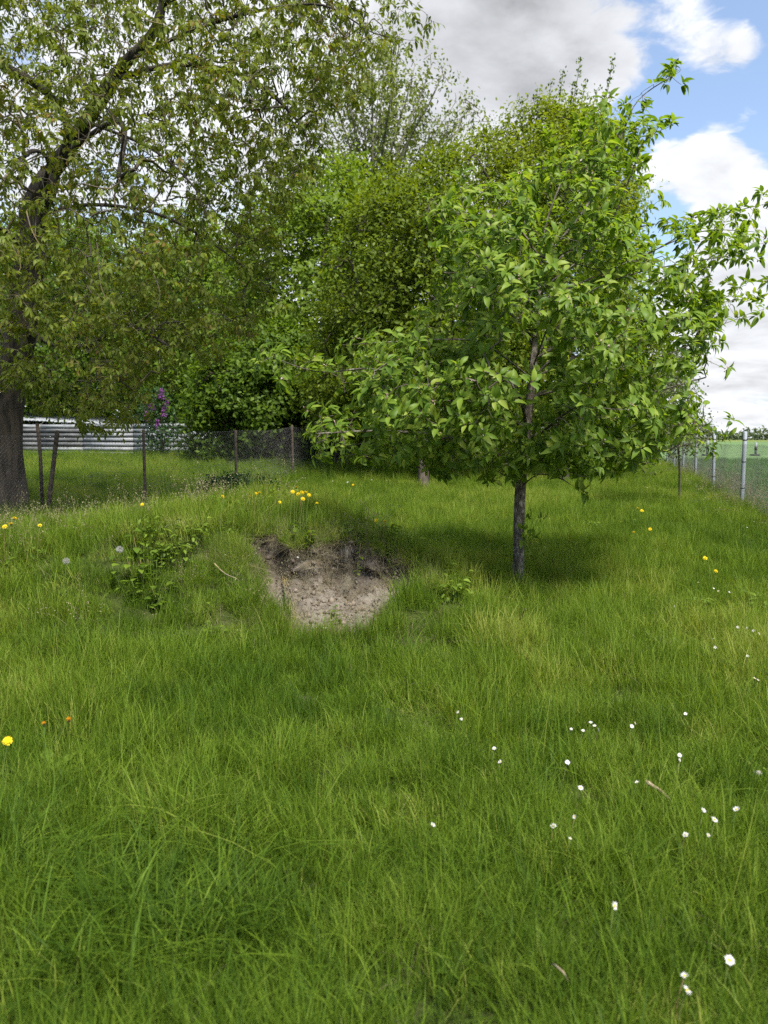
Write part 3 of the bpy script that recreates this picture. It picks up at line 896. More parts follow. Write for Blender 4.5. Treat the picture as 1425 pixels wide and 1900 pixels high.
def lilac_flowers(t, base, seeds):
    s = np.array([P(X, Y, 31.0 + R.uniform(-.4, .2)) for X, Y in ((273, 776), (281, 755), (304, 768), (310, 752), (300, 735), (292, 790))])
    for q in s:
        n = 90
        u = R.random(n); rr = .10 * (1 - u) + .02; th = R.uniform(0, 6.28, n)
        O = q + np.stack([np.cos(th) * rr, np.sin(th) * rr, u * .38 - .1], 1)
        V, F = leaves(O, rand_dirs(n), rand_dirs(n), np.full(n, .07), T_SMALL, .2)
        mk('flower_panicle', V, F, M['lilac'], t, base, attrs={'rnd': np.repeat(R.random(n) * .5, len(T_SMALL[0]))})

bg_tree('poplar_tree', 'tall thin poplar with sparse olive leaves rising behind the dense green trees',
        [(530, 480), (510, 300), (540, 200), (600, 120), (660, 75), (740, 75), (800, 125), (850, 185), (868, 215), (840, 290), (800, 360), (760, 480)], 48, 4.5, 800, 10, .24, .28, M['poplar_leaf'], M['poplar_bark'],
        [(690, 830, 48), (690, 500, 48), (695, 300, 48), (700, 200, 48), (705, 100, 48)],
        [[(692, 430 + (i % 4) * 18, 48), (692 + (tx - 692) * .45, 400 + (ty - 400) * .45, 48 + dz * .5), (692 + (tx - 692) * .8, 400 + (ty - 400) * .78, 48 + dz), (tx, ty, 48 + dz)]
         for i, (tx, ty, dz) in enumerate(((520, 250, 0), (545, 200, 2), (575, 165, -2), (600, 130, 1), (630, 105, -1), (660, 80, 2), (690, 72, -2), (715, 85, 1), (742, 72, 3), (770, 120, -1), (800, 122, 2), (822, 135, -2), (845, 190, 0), (868, 205, 1), (855, 235, -2), (640, 150, 4), (730, 140, -4), (790, 190, 4), (500, 320, -1), (590, 240, -4)))],
        rroot=.32, rtip=.020, up=.75, step=.55, flat=2.0, skipz=5, clump=None, along=.55)
bg_tree('leafy_tree', 'broad bright green tree directly below the poplar, left of the plum trees',
        [(400, 850), (380, 700), (400, 560), (430, 430), (490, 350), (560, 300), (640, 290), (720, 310), (760, 360), (800, 480), (820, 850)], 31, 4.0, 1800, 20, .20, .34, M['bush_leaf'], M['dark_bark'],
        [(620, 860, 31), (620, 700, 31), (600, 520, 31), (610, 380, 31)],
        [[(615, 640, 31), (520, 540, 30), (460, 440, 29.5)], [(615, 620, 31), (700, 480, 30), (740, 380, 29.5)], [(610, 700, 31), (480, 650, 29), (410, 600, 28.5)]], rroot=.22, rtip=.010)
bg_tree('plum_tree', 'dense yellow green tree behind the left side of the apple tree',
        [(560, 720), (600, 560), (640, 430), (680, 350), (760, 300), (830, 270), (880, 330), (900, 420), (960, 560), (960, 800), (800, 850), (640, 830)], 22, 2.9, 2300, 20, .125, .25, M['plum_leaf'], M['dark_bark'],
        [(785, 925, 19.5), (786, 850, 19.8), (790, 700, 20.5), (800, 560, 21.8)],
        [[(788, 760, 20.4), (700, 620, 21.6), (650, 480, 22)], [(790, 700, 20.6), (850, 560, 21.6), (870, 460, 22)], [(788, 740, 20.4), (740, 580, 22), (725, 470, 23)], [(786, 800, 20.2), (680, 730, 20), (610, 690, 20)]], rroot=.13, rtip=.007, step=.28)
def shoots(t, base, seeds):
    ST = []
    for (X, Y, X0, Y0) in ((1078, 108, 1048, 200), (1136, 112, 1108, 200), (1022, 152, 1014, 215), (1045, 130, 1030, 205), (966, 187, 972, 230), (995, 172, 1000, 225), (1110, 165, 1085, 215), (1062, 160, 1050, 215), (1086, 155, 1072, 215)):
        a = P(X0, Y0 + 40, 23.6); b2 = P(X, Y, 23.6); m_ = (a + b2) / 2 + R.normal(size=3) * .08
        c = catmull([a, m_, b2], .12)
        V, F = tube(c, np.linspace(.016, .004, len(c)), 4)
        mk('shoot', V, F, M['dark_bark'], t, base)
        for q in c:
            for s in range(7): ST.append(q + R.normal(size=3) * .05)
    ST = np.array(ST); n = len(ST)
    V, F = leaves(ST, unit(rand_dirs(n) + np.array([0, 0, .8])), rand_dirs(n), R.uniform(.06, .11, n), T_QUAD, .2)
    mk('shoot_leaves', V, F, M['plum_leaf'], t, base, attrs={'rnd': np.repeat(R.random(n) * .5, 4)}, kind='stuff')
bg_tree('cherry_plum_tree', 'tall yellow green tree with upright shoots, behind the top of the apple tree',
        [(790, 330), (830, 285), (880, 250), (930, 232), (960, 208), (1030, 185), (1100, 188), (1150, 215), (1185, 330), (1180, 430), (1210, 560), (1270, 700), (1270, 820), (850, 850), (880, 560), (870, 400)], 24, 3.0, 3000, 20, .125, .25, M['plum_leaf'], M['dark_bark'],
        [(1045, 890, 22.5), (1045, 800, 22.7), (1040, 640, 23), (1020, 480, 23.5), (1010, 350, 24)],
        [[(1030, 560, 23.2), (940, 400, 22.6), (890, 300, 22.5)], [(1030, 520, 23.4), (1090, 380, 22.6), (1110, 260, 22.6)], [(1040, 640, 23), (1130, 540, 22.5), (1180, 450, 22.5)], [(1040, 680, 23), (940, 600, 22), (880, 560, 22)]], rroot=.16, rtip=.007, step=.28, extra=shoots)
bg_tree('hedge_bush', 'dense rounded green bush behind the mesh fence, left of the apple tree',
        [(345, 845), (335, 740), (380, 660), (450, 610), (540, 600), (610, 640), (680, 720), (700, 850), (500, 860)], 27, 1.8, 1300, 20, .17, .25, M['bush_leaf'], M['dark_bark'],
        [(520, 868, 27), (520, 800, 27), (510, 700, 27)], [[(520, 830, 27), (440, 760, 26.5), (400, 710, 26.3)], [(520, 830, 27), (600, 760, 26.5), (640, 720, 26.3)]], rroot=.09, rtip=.008, cat='bush', skipz=.1)
bg_tree('background_tree', 'dark green bushy tree behind the white board fence, seen through the walnut branches',
        [(-120, 800), (-140, 520), (-60, 420), (60, 400), (180, 430), (250, 520), (260, 650), (240, 790)], 44, 4.5, 1400, 18, .24, .44, M['bush_leaf'], M['dark_bark'],
        [(90, 845, 44), (90, 700, 44), (80, 560, 44), (80, 470, 44)], [[(90, 680, 44), (0, 580, 43), (-60, 500, 43)], [(90, 680, 44), (170, 580, 43), (210, 500, 43)]], rroot=.2, rtip=.012, core=120)
bg_tree('background_tree', 'light green tree between the white board fence and the hedge bush, behind the purple lilac',
        [(230, 800), (215, 600), (250, 500), (320, 440), (400, 440), (450, 520), (460, 800)], 40, 4.0, 1400, 18, .22, .40, M['bush_leaf'], M['dark_bark'],
        [(340, 845, 40), (340, 700, 40), (335, 560, 40), (335, 500, 40)], [[(340, 680, 40), (280, 600, 39), (250, 540, 39)], [(340, 680, 40), (400, 580, 39), (420, 520, 39)]], rroot=.2, rtip=.012, core=110)
bg_tree('background_tree', 'wide green tree farthest behind, closing the gaps under the walnut boughs above the shed',
        [(-220, 810), (-220, 560), (-120, 450), (20, 405), (150, 420), (260, 395), (380, 380), (470, 430), (500, 600), (480, 810)], 56, 4.5, 1500, 16, .30, .55, M['bush_leaf'], M['dark_bark'],
        [(200, 840, 56), (200, 700, 56), (200, 580, 56), (210, 480, 56)], [[(200, 700, 56), (60, 590, 55), (-60, 520, 55)], [(200, 700, 56), (320, 580, 55), (400, 480, 55)]], rroot=.25, rtip=.015, core=110)
bg_tree('lilac_bush', 'lilac bush with purple flower panicles at the right end of the white board fence',
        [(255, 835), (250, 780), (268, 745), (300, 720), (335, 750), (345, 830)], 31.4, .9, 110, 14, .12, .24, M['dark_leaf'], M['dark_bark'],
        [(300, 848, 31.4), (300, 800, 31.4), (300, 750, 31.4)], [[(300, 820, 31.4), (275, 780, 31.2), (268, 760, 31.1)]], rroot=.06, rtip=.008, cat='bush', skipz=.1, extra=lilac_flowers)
bg_tree('blossom_tree', 'small thin tree with pinkish brown blossom remains at the right rim of the apple tree',
        [(1190, 880), (1180, 740), (1215, 660), (1260, 620), (1300, 650), (1310, 720), (1312, 790), (1290, 850)], 15.5, 1.3, 330, 9, .055, .13, M['blossom_leaf'], M['twig'],
        [(1262, 905, 16.5), (1260, 850, 16.2), (1250, 740, 15.6), (1255, 660, 15.5)], [[(1242, 800, 15.5), (1275, 730, 15.2), (1295, 680, 15.1)], [(1242, 820, 15.5), (1280, 790, 15.2), (1305, 770, 15.1)], [(1242, 800, 15.5), (1210, 740, 15.2)]], rroot=.022, rtip=.003, step=.14)
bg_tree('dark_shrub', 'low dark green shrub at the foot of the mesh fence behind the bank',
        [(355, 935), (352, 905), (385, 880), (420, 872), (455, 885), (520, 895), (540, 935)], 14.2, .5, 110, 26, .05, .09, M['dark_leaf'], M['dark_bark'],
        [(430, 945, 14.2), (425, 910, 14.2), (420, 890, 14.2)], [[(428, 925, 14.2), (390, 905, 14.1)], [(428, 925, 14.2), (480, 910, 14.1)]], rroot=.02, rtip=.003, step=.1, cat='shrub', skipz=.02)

# far wood on the horizon
n = 9000
q = R.random(n)
xx = 60 + q * 330; yy = 345 + R.uniform(-12, 12, n)
top = 6.2 + 2.2 * np.sin(xx * .11) + 1.6 * np.sin(xx * .31 + 1) + 1.2 * np.sin(xx * .83 + 2)
zz = .3 + R.random(n) ** .7 * np.maximum(top * .78, 2.6)
V, F = leaves(np.stack([xx, yy, zz], 1), rand_dirs(n), unit(rand_dirs(n) + np.array([0, -.5, .6])), R.uniform(.9, 2.0, n), T_QUAD, .2)
mk('far_wood', V, F, M['far_leaf'], attrs={'rnd': np.repeat(R.random(n) * .5, 4)}, kind='stuff', label='grey green wood along the horizon beyond the field', cat='wood')

# ------------------------------------------------------------------ fences
def chain_link(line, zf, h, pitch, r, fence, base, mat):
    """two families of slanting wires between posts along a polyline, with top and bottom wires"""
    A = []; Bq = []
    for (a, b2) in zip(line[:-1], line[1:]):
        a = np.array(a); b2 = np.array(b2); Ln = np.linalg.norm(b2 - a); dv = (b2 - a) / Ln
        nrm = np.array([-dv[1], dv[0]])
        for s0 in np.arange(-h, Ln + h, pitch):
            for sg in (1, -1):
                u0, u1 = s0, s0 + sg * h
                z0, z1 = 0., h
                for side in (0,):
                    lo, hi = 0., 1.
                    for lim, sn in ((0., 1), (Ln, -1)):
                        f0 = (u0 - lim) * sn; f1 = (u1 - lim) * sn
                        if f0 < 0 and f1 < 0: lo, hi = 1, 0; break
                        if f0 < 0: lo = max(lo, -f0 / (f1 - f0))
                        elif f1 < 0: hi = min(hi, f0 / (f0 - f1))
                    if hi - lo < .01: continue
                    pts = []
                    for w_ in np.linspace(lo, hi, 4):
                        u = u0 + (u1 - u0) * w_
                        xy = a + dv * u + nrm * (sg * .002 + .02 * math.sin(u * 2.2 + w_ * 3))
                        pts.append((xy[0], xy[1], zf(xy[0], xy[1]) + .03 + h * w_))
                    for i in range(3): A.append(pts[i]); Bq.append(pts[i + 1])
    A = np.array(A); Bq = np.array(Bq)
    V, F = frusta(A, Bq, np.full(len(A), r), np.full(len(A), r), 3)
    mk('wire_mesh', V, F, mat, fence, base, kind='stuff')
    for hh in (h + .03, h * .5):
        pts = []
        for (a, b2) in zip(line[:-1], line[1:]):
            for w_ in np.linspace(0, 1, 7)[:-1]:
                xy = np.array(a) * (1 - w_) + np.array(b2) * w_
                pts.append((xy[0], xy[1], zf(xy[0], xy[1]) + hh - .03 * math.sin(w_ * math.pi)))
        V, F = tube(pts, r * 1.25, 4); mk('line_wire', V, F, mat, fence, base)

hz = lambda x, y: float(height(x, y))
# left fence, old iron posts
LP = [(-7.6, 9.6), (-5.72, 13.0), (-4.66, 15.0), (-3.46, 18.0), (-2.48, 21.0), (-1.5, 24.0), (-.5, 27.0), (.6, 30.)]
b0 = np.array([LP[2][0], LP[2][1], hz(*LP[2])])
fl = empty('mesh_fence', b0, 'old chain link fence on dark iron posts behind the bank, below the walnut', 'fence')
for i, (x, y) in enumerate(LP):
    m = MB(); z = hz(x, y)
    lean = (.20, .10) if i == 1 else (R.normal() * .015, R.normal() * .015)
    hh = 1.50 + R.normal() * .03
    pts = [(x - lean[0] * .2, y, z - .3), (x, y, z), (x + lean[0] * .5, y + lean[1] * .5, z + hh * .5), (x + lean[0], y + lean[1], z + hh)]
    m.tube(catmull(pts, .15), .030 if i != 1 else .040, 8, True, .12)
    m.build('post', M['old_post'], fl, b0)
m = MB(); x, y = -6.05, 13.6
m.tube([(x, y, hz(x, y) - .2), (x, y, 1.2), (x - .03, y, 1.75)], .032, 8, True, .1); m.build('post', M['old_post'], fl, b0)
chain_link(LP, hz, 1.42, .070, .0012, fl, b0, M['wire'])

# right fence, galvanised tubes
RP = [tuple(RF0 + RFD * (k * 4.8)) for k in range(-2, 6)]
RP[1 + 1] = tuple(RF0)
b0 = np.array([*RP[2], hz(*RP[2])])
fr = empty('field_fence', b0, 'wire mesh fence on pale galvanised posts along the crop field at right', 'fence')
for i, (x, y) in enumerate(RP):
    z = hz(x, y); m = MB()
    lx = R.normal() * .02
    hgt = 1.62 if i == 2 else 1.56 + R.normal() * .03
    m.tube([(x, y, z - .3), (x, y, z + .3), (x + lx * .5, y, z + hgt * .6), (x + lx, y, z + hgt - .012), (x + lx, y, z + hgt)], [.042, .042, .042, .042, .034], 14)
    po = m.build('post', M['galv'], fr, b0)
    for hh in (.45, 1.0, 1.45):
        c = MB(); c.tube([(x + lx * hh / hgt, y, z + hh - .014), (x + lx * hh / hgt, y, z + hh + .014)], .046, 12); tc = c.build('tie', M['clip'], po, None)
        tc.data.transform(Matrix.Translation(-Vector(b0)))
chain_link(RP, hz, 1.32, .066, .0010, fr, b0, M['clip'])

# ------------------------------------------------------------------ white board fence and shed at the far left
def board_fence():
    a = P(20, 842, 36.); c = P(352, 842, 34.)
    a[2] = hz(a[0], a[1]); c[2] = hz(c[0], c[1])
    zb = (a[2] + c[2]) / 2 + .05
    f = empty('board_fence', (float((a[0] + c[0]) / 2), float((a[1] + c[1]) / 2), zb), 'low fence of white horizontal boards in the grass at far left', 'fence')
    bs = np.array(f.location)
    dv = (c - a)[:2]; Ln = np.linalg.norm(dv); dv = dv / Ln; rz = math.atan2(dv[1], dv[0])
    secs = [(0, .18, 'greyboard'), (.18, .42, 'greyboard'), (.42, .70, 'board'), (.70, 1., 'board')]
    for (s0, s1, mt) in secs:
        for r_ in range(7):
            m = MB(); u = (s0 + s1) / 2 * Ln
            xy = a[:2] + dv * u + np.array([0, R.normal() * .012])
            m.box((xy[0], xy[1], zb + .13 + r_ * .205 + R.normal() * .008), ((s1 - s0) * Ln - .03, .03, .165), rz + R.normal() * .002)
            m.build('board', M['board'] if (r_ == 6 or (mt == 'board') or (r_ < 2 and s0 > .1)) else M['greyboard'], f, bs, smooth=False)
    for s0 in (0., .18, .42, .70, 1.):
        m = MB(); xy = a[:2] + dv * s0 * Ln + np.array([-dv[1], dv[0]]) * .06
        m.box((xy[0], xy[1], zb + .70), (.09, .08, 1.55), rz); m.build('post', M['shedwall'], f, bs, smooth=False)
board_fence()
def shed():
    z0 = .5
    a = P(-60, 800, 40.); c = P(215, 800, 39.)
    o = empty('shed', (float((a[0] + c[0]) / 2), 40.5, z0), 'low dark shed with a grey sloping roof behind the white board fence', 'shed')
    bs = np.array(o.location)
    x0, x1 = a[0], c[0]
    zl = P(0, 768, 40)[2]; zr = P(210, 782, 39)[2]
    m = MB(); m.box(((x0 + x1) / 2, 41.9, z0 + .75), (x1 - x0 - .3, 3.2, 1.5)); m.build('wall', M['shedwall'], o, bs, smooth=False)
    for k_ in range(6):
        m = MB(); x = x0 + (x1 - x0) * (k_ + .5) / 6.
        m.box((x, 40.28, z0 + .75), (.10, .05, 1.46)); m.build('post', M['old_post'], o, bs, smooth=False)
    # corrugated roof sheets, each proud of the next
    nS = 7
    for k_ in range(nS):
        xa = x0 - .2 + (x1 - x0 + .4) * k_ / nS; xb = x0 - .2 + (x1 - x0 + .4) * (k_ + 1) / nS + .04
        V = []; F = []
        nx_ = 12
        for i in range(nx_ + 1):
            x = xa + (xb - xa) * i / nx_; f_ = (x - x0) / (x1 - x0)
            zz_ = zl + (zr - zl) * f_ + .018 * math.cos(i * math.pi) + (k_ % 2) * .012
            V += [(x, 39.6, zz_ - .14), (x, 43.8, zz_ + .28), (x, 39.6, zz_ - .20), (x, 43.8, zz_ + .22)]
        for i in range(nx_):
            a_ = i * 4; b_ = a_ + 4
            F += [(a_, b_, b_ + 1, a_ + 1), (a_ + 2, a_ + 3, b_ + 3, b_ + 2), (a_, a_ + 2, b_ + 2, b_)]
        mk('roof_sheet', V, F, M['roof'], o, bs, smooth=False)
shed()

# small marker posts in the field
def marker(X, Y, d, label, h):
    p = P(X, Y, d); z = hz(p[0], p[1]) + .05
    o = empty('marker_post', (p[0], p[1], z), label, 'marker post')
    bs = np.array([p[0], p[1], z])
    m = MB(); m.tube([(p[0], p[1], z), (p[0], p[1], z + h * .62), (p[0], p[1], z + h)], [.10, .095, .09], 10); m.build('post', M['board'], o, bs)
    m = MB(); m.tube([(p[0], p[1], z + h * .42), (p[0], p[1], z + h * .70)], .115, 10); m.build('black_band', M['black'], o, bs)
    m = MB(); m.box((p[0] - .05, p[1], z + .06), (.62, .4, .12)); m.build('base', M['black'], o, bs, smooth=False)
marker(1403, 820, 62, 'white marker post with black band standing in the crop field at far right', 1.05)
marker(1313, 820, 62, 'white marker post in the field just right of the apple leaves', 1.25)

# ------------------------------------------------------------------ grass
SRC = bpy.data.collections.new('grass_sources')      # not linked to the scene
def src_obj(name, V, F, mat, rnd):
    me = bpy.data.meshes.new(name)
    V = np.asarray(V, np.float32); F = np.asarray(F, np.int32)
    me.vertices.add(len(V)); me.vertices.foreach_set('co', V.ravel())
    me.loops.add(F.size); me.loops.foreach_set('vertex_index', F.ravel())
    me.polygons.add(len(F)); me.polygons.foreach_set('loop_start', np.arange(0, F.size, 3, dtype=np.int32))
    me.update(calc_edges=True)
    me.polygons.foreach_set('use_smooth', np.ones(len(F), bool))
    me.attributes.new('rnd', 'FLOAT', 'POINT').data.foreach_set('value', np.asarray(rnd, np.float32))
    for m_ in (mat if isinstance(mat, list) else [mat]): me.materials.append(m_)
    o = bpy.data.objects.new(name, me); SRC.objects.link(o); return o

def blades(n, Rr, h0, h1, w, bend, lean, segs=4):
    """n grass blades inside radius Rr"""
    r = Rr * np.sqrt(R.random(n)); th = R.uniform(0, 6.28, n)
    B = np.stack([r * np.cos(th), r * np.sin(th), np.full(n, -.015)], 1)
    H = R.uniform(h0, h1, n) * (1 - .35 * (r / Rr) ** 2)
    ph = R.uniform(0, 6.28, n); lx = np.cos(ph); ly = np.sin(ph)
    le = np.abs(R.normal(size=n)) * lean; be = np.abs(R.normal(size=n)) * bend
    tw = ph + math.pi / 2 + R.normal(size=n) * .5
    sx = np.cos(tw); sy = np.sin(tw)
    ww = w * R.uniform(.6, 1.3, n)
    V = []; rows = []
    for s in range(segs + 1):
        u = s / segs
        off = (le * u + be * u ** 2.2) * H
        zz_ = H * u * (1 - .45 * np.minimum(be, 1.4) * u ** 2 * .9)
        c = B + np.stack([lx * off, ly * off, zz_], 1)
        if s == segs: V.append(c[:, None])
        else:
            hw = ww * (.5 if s else .38) * (1 - .65 * u ** 2)
            sd = np.stack([sx * hw, sy * hw, np.zeros(n)], 1)
            V.append(np.stack([c - sd, c + sd], 1))
    V = np.concatenate(V, 1); per = 2 * segs + 1
    f = []
    for s in range(segs - 1):
        a = 2 * s; f += [(a, a + 1, a + 3), (a, a + 3, a + 2)]
    a = 2 * (segs - 1); f.append((a, a + 1, a + 2))
    F = (np.array(f)[None] + (np.arange(n) * per)[:, None, None]).reshape(-1, 3)
    rnd = np.repeat(R.random(n), per)
    return V.reshape(-1, 3), F, rnd

def merge(*parts):
    V = []; F = []; Q = []; n = 0
    for (v, f, r_) in parts:
        V.append(v); F.append(f + n); Q.append(r_); n += len(v)
    return np.vstack(V), np.vstack(F), np.concatenate(Q)

KIND = {}
def reg(kind, mat, fn, count):
    for i in range(count):
        V, F, q = fn(); o = src_obj('src%03d' % sum(len(v) for v in KIND.values()), V, F, mat, q)
        KIND.setdefault(kind, []).append(len(SRC.objects) - 1)
reg('mid', M['grass'], lambda: merge(blades(120, .13, .08, .19, .0033, .42, .22, 3), blades(80, .13, .04, .10, .0028, .5, .5, 3)), 6)
reg('tall', M['grass'], lambda: merge(blades(105, .12, .17, .33, .0034, .35, .16), blades(80, .12, .06, .15, .0028, .5, .4, 3)), 6)
reg('short', M['grass'], lambda: merge(blades(150, .13, .04, .10, .0032, .6, .5, 3)), 4)
reg('fine', M['grass'], lambda: merge(blades(150, .13, .12, .25, .0026, .5, .22)), 4)
reg('arch', M['grass'], lambda: merge(blades(60, .13, .22, .36, .0050, 1.0, .35, 5)), 3)
reg('broad', M['grass'], lambda: merge(blades(45, .13, .09, .20, .0055, .6, .30, 4), blades(90, .13, .05, .13, .003, .5, .4, 3)), 3)
reg('stalk', M['grass'], lambda: merge(blades(26, .12, .22, .40, .0022, .22, .14, 4), blades(70, .13, .05, .16, .003, .5, .4, 3)), 3)
def seedgrass():
    V, F, q = blades(14, .10, .28, .48, .0014, .55, .25, 5)
    parts = [(V, F, q)]
    per = 11; tips = V.reshape(-1, per, 3)
    for t_ in tips:
        c0 = t_[-1]; c1 = (t_[-3] + t_[-4]) / 2
        n_ = 16
        u = R.random(n_); O = c1 + (c0 - c1) * u[:, None] * 1.1 + R.normal(size=(n_, 3)) * .011
        v, f = leaves(O, unit(rand_dirs(n_) + np.array([0, 0, .6])), rand_dirs(n_), R.uniform(.006, .013, n_), T_QUAD, 0.)
        parts.append((v, f, np.repeat(R.random(n_), 4)))
    return merge(*parts)
reg('seed', M['straw'], seedgrass, 3)
reg('straw', M['straw'], lambda: merge(blades(34, .11, .06, .20, .0022, 1.0, .9, 4)), 3)
def weedtuft():
    n_ = 34
    r = .11 * np.sqrt(R.random(n_)); th = R.uniform(0, 6.28, n_)
    O = np.stack([r * np.cos(th), r * np.sin(th), R.uniform(.02, .16, n_)], 1)
    d = unit(np.stack([np.cos(th), np.sin(th), R.uniform(-.2, .7, n_)], 1) + R.normal(size=(n_, 3)) * .4)
    v, f = leaves(O, d, unit(rand_dirs(n_) * .4 + np.array([0, 0, 1.])), R.uniform(.025, .06, n_), T_APPLE, .3)
    a = (v, f, np.repeat(R.random(n_), len(T_APPLE[0])))
    v, f = frusta(np.stack([r * .4 * np.cos(th), r * .4 * np.sin(th), np.full(n_, -.01)], 1), O, np.full(n_, .0014), np.full(n_, .001), 3)
    return merge(a, (v, f, np.zeros(len(v))))
reg('weed', M['weed'], weedtuft, 3)
def cloverleaf():
    parts = []
    n_ = 26
    r = .10 * np.sqrt(R.random(n_)); th = R.uniform(0, 6.28, n_); zz_ = R.uniform(.03, .10, n_)
    O = np.stack([r * np.cos(th), r * np.sin(th), zz_], 1)
    for k_ in range(3):
        a_ = th + k_ * 2.094
        d = np.stack([np.cos(a_), np.sin(a_), R.uniform(-.1, .25, n_)], 1)
        v, f = leaves(O, d, np.tile(np.array([[0, 0, 1.]]), (n_, 1)) + R.normal(size=(n_, 3)) * .2, R.uniform(.014, .024, n_), leaf_template([(0, 0), (.6, .42), (1, .2), (1.02, 0)], .2), .1)
        parts.append((v, f, np.repeat(R.random(n_) * .6 + .2, len(v) // n_)))
    return merge(*parts)
reg('clover', M['weed'], cloverleaf, 2)
reg('crop', M['crop'], lambda: merge(blades(46, .16, .12, .26, .006, .6, .25, 3)), 3)

def scatter(name, label, cat, pos, kinds, tint, scl, tilt=None, head=None):
    """stuff: tufts set on points by geometry nodes"""
    n = len(pos)
    me = bpy.data.meshes.new(name); me.vertices.add(n)
    me.vertices.foreach_set('co', np.asarray(pos, np.float32).ravel())
    rot = np.zeros((n, 3), np.float32); rot[:, 2] = R.uniform(0, 6.28, n)
    if head is not None: rot[:, 2] = np.where(np.isnan(head), rot[:, 2], head)
    if tilt is None: rot[:, :2] = R.normal(size=(n, 2)) * .08
    else: rot[:, :2] = tilt
    me.attributes.new('rot', 'FLOAT_VECTOR', 'POINT').data.foreach_set('vector', rot.ravel())
    me.attributes.new('scl', 'FLOAT', 'POINT').data.foreach_set('value', np.asarray(scl, np.float32))
    me.attributes.new('tint', 'FLOAT', 'POINT').data.foreach_set('value', np.asarray(tint, np.float32))
    me.attributes.new('kindex', 'INT', 'POINT').data.foreach_set('value', np.asarray(kinds, np.int32))
    o = bpy.data.objects.new(name, me); COL.objects.link(o)
    tag(o, label, cat, None, 'stuff')
    g = bpy.data.node_groups.new(name + '_nodes', 'GeometryNodeTree')
    g.interface.new_socket('Geometry', in_out='INPUT', socket_type='NodeSocketGeometry')
    g.interface.new_socket('Geometry', in_out='OUTPUT', socket_type='NodeSocketGeometry')
    gi = g.nodes.new('NodeGroupInput'); go = g.nodes.new('NodeGroupOutput')
    ci = g.nodes.new('GeometryNodeCollectionInfo'); ci.inputs['Collection'].default_value = SRC
    ci.inputs['Separate Children'].default_value = True; ci.inputs['Reset Children'].default_value = True
    ip = g.nodes.new('GeometryNodeInstanceOnPoints'); ip.inputs['Pick Instance'].default_value = True
    def na(nm, dt):
        q = g.nodes.new('GeometryNodeInputNamedAttribute'); q.data_type = dt; q.inputs['Name'].default_value = nm
        return q.outputs['Attribute']
    L = g.links.new
    L(gi.outputs[0], ip.inputs['Points']); L(ci.outputs[0], ip.inputs['Instance'])
    L(na('kindex', 'INT'), ip.inputs['Instance Index']); L(na('scl', 'FLOAT'), ip.inputs['Scale'])
    e2r = g.nodes.new('FunctionNodeEulerToRotation'); L(na('rot', 'FLOAT_VECTOR'), e2r.inputs[0]); L(e2r.outputs[0], ip.inputs['Rotation'])
    L(ip.outputs[0], go.inputs[0])
    md = o.modifiers.new('tufts', 'NODES'); md.node_group = g
    print(name, n)
    return o

def strip_points(y0, y1, dens, margin=1.4, xlim=None):
    """uniform points on the ground inside the view and a step around it"""
    hw = y1 * .53 + margin
    n = int(2 * hw * (y1 - y0) * dens)
    x = R.uniform(-hw, hw, n); y = R.uniform(y0, y1, n)
    k = np.abs(x) < y * .53 + margin
    return x[k], y[k]

xs = []; ys = []
for (a, c, dn) in ((.9, 3, 110), (3, 5.2, 100), (5.2, 8.5, 80), (8.5, 12, 52), (12, 18, 30), (18, 26, 24), (26, 42, 14)):
    x, y = strip_points(a, c, dn); xs.append(x); ys.append(y)
x = np.concatenate(xs); y = np.concatenate(ys)
k = x < rf_x(y) + .35
x, y = x[k], y[k]
bare, _t = bare_fields(x, y)
k = bare + R.normal(size=len(x)) * .16 < .40
x, y, bare = x[k], y[k], bare[k]
z = height(x, y)
n = len(x)
m1 = lump(x, y, 1.3, 1); m2 = lump(x, y, 3.1, 2); m3 = lump(x, y, .6, 3); m4 = lump(x, y, 2.0, 4)
pick = np.empty(n, int); u = R.random(n)
pX = x / y * FPX + 712
onbank = (y > 5.3) & (y < 10.4) & (x < .9)
tallz = np.clip(.15 + .5 * m1 + .55 * sst(y, 3.4, 5.2) + .25 * sst(y, 6, 9) - .35 * sst(x, 1.2, 3) * (1 - sst(y, 7, 9)), 0, 1)
def choose(kind, mask):
    a = KIND[kind]; pick[mask] = np.array(a)[R.integers(0, len(a), mask.sum())]
choose('mid', np.ones(n, bool))
choose('tall', u < tallz * .75)
choose('fine', (u > .78) & (m2 > -.2))
choose('short', (u > .55) & (m4 > .25) & (y < 7))
crest = (x < -1.0) & (y > 7.2) & (y < 10)
choose('seed', crest & (R.random(n) < .10))
choose('seed', onbank & (R.random(n) < .025))
choose('stalk', R.random(n) < .08)
choose('broad', R.random(n) < .12)
gb = ground_at(955, 1215); clumpm = np.hypot(x - gb[0], (y - gb[1]) * .8) < .26
choose('tall', clumpm)
choose('straw', (R.random(n) < .05) & (y > 4.6))
choose('straw', onbank & (y < 7.2) & (x > -2) & (R.random(n) < .16))
choose('weed', (R.random(n) < .012) & (y > 6))
choose('weed', onbank & (m2 > .45) & (R.random(n) < .35))
corner = np.hypot(x + .85, (y - 2.35) * 1.1) < .50
choose('arch', corner & (R.random(n) < .35))
choose('arch', (R.random(n) < .006) & (y > 4))
tint = np.clip(.47 + .22 * m3 + .20 * m1 + .16 * m2 + R.normal(size=n) * .17, .03, .98)
tint = tint + np.where(onbank & (y < 8.8), .10, 0) - np.where((y > 8) & (x > 0) & (y < 16), .06, 0)
tint = np.where(corner, tint - .12, tint); tint = np.where(clumpm, tint + .4, tint) + .04
scl = R.uniform(.75, 1.2, n) * np.where(y > 12, 1.25, 1.) * (1 + .12 * m2)
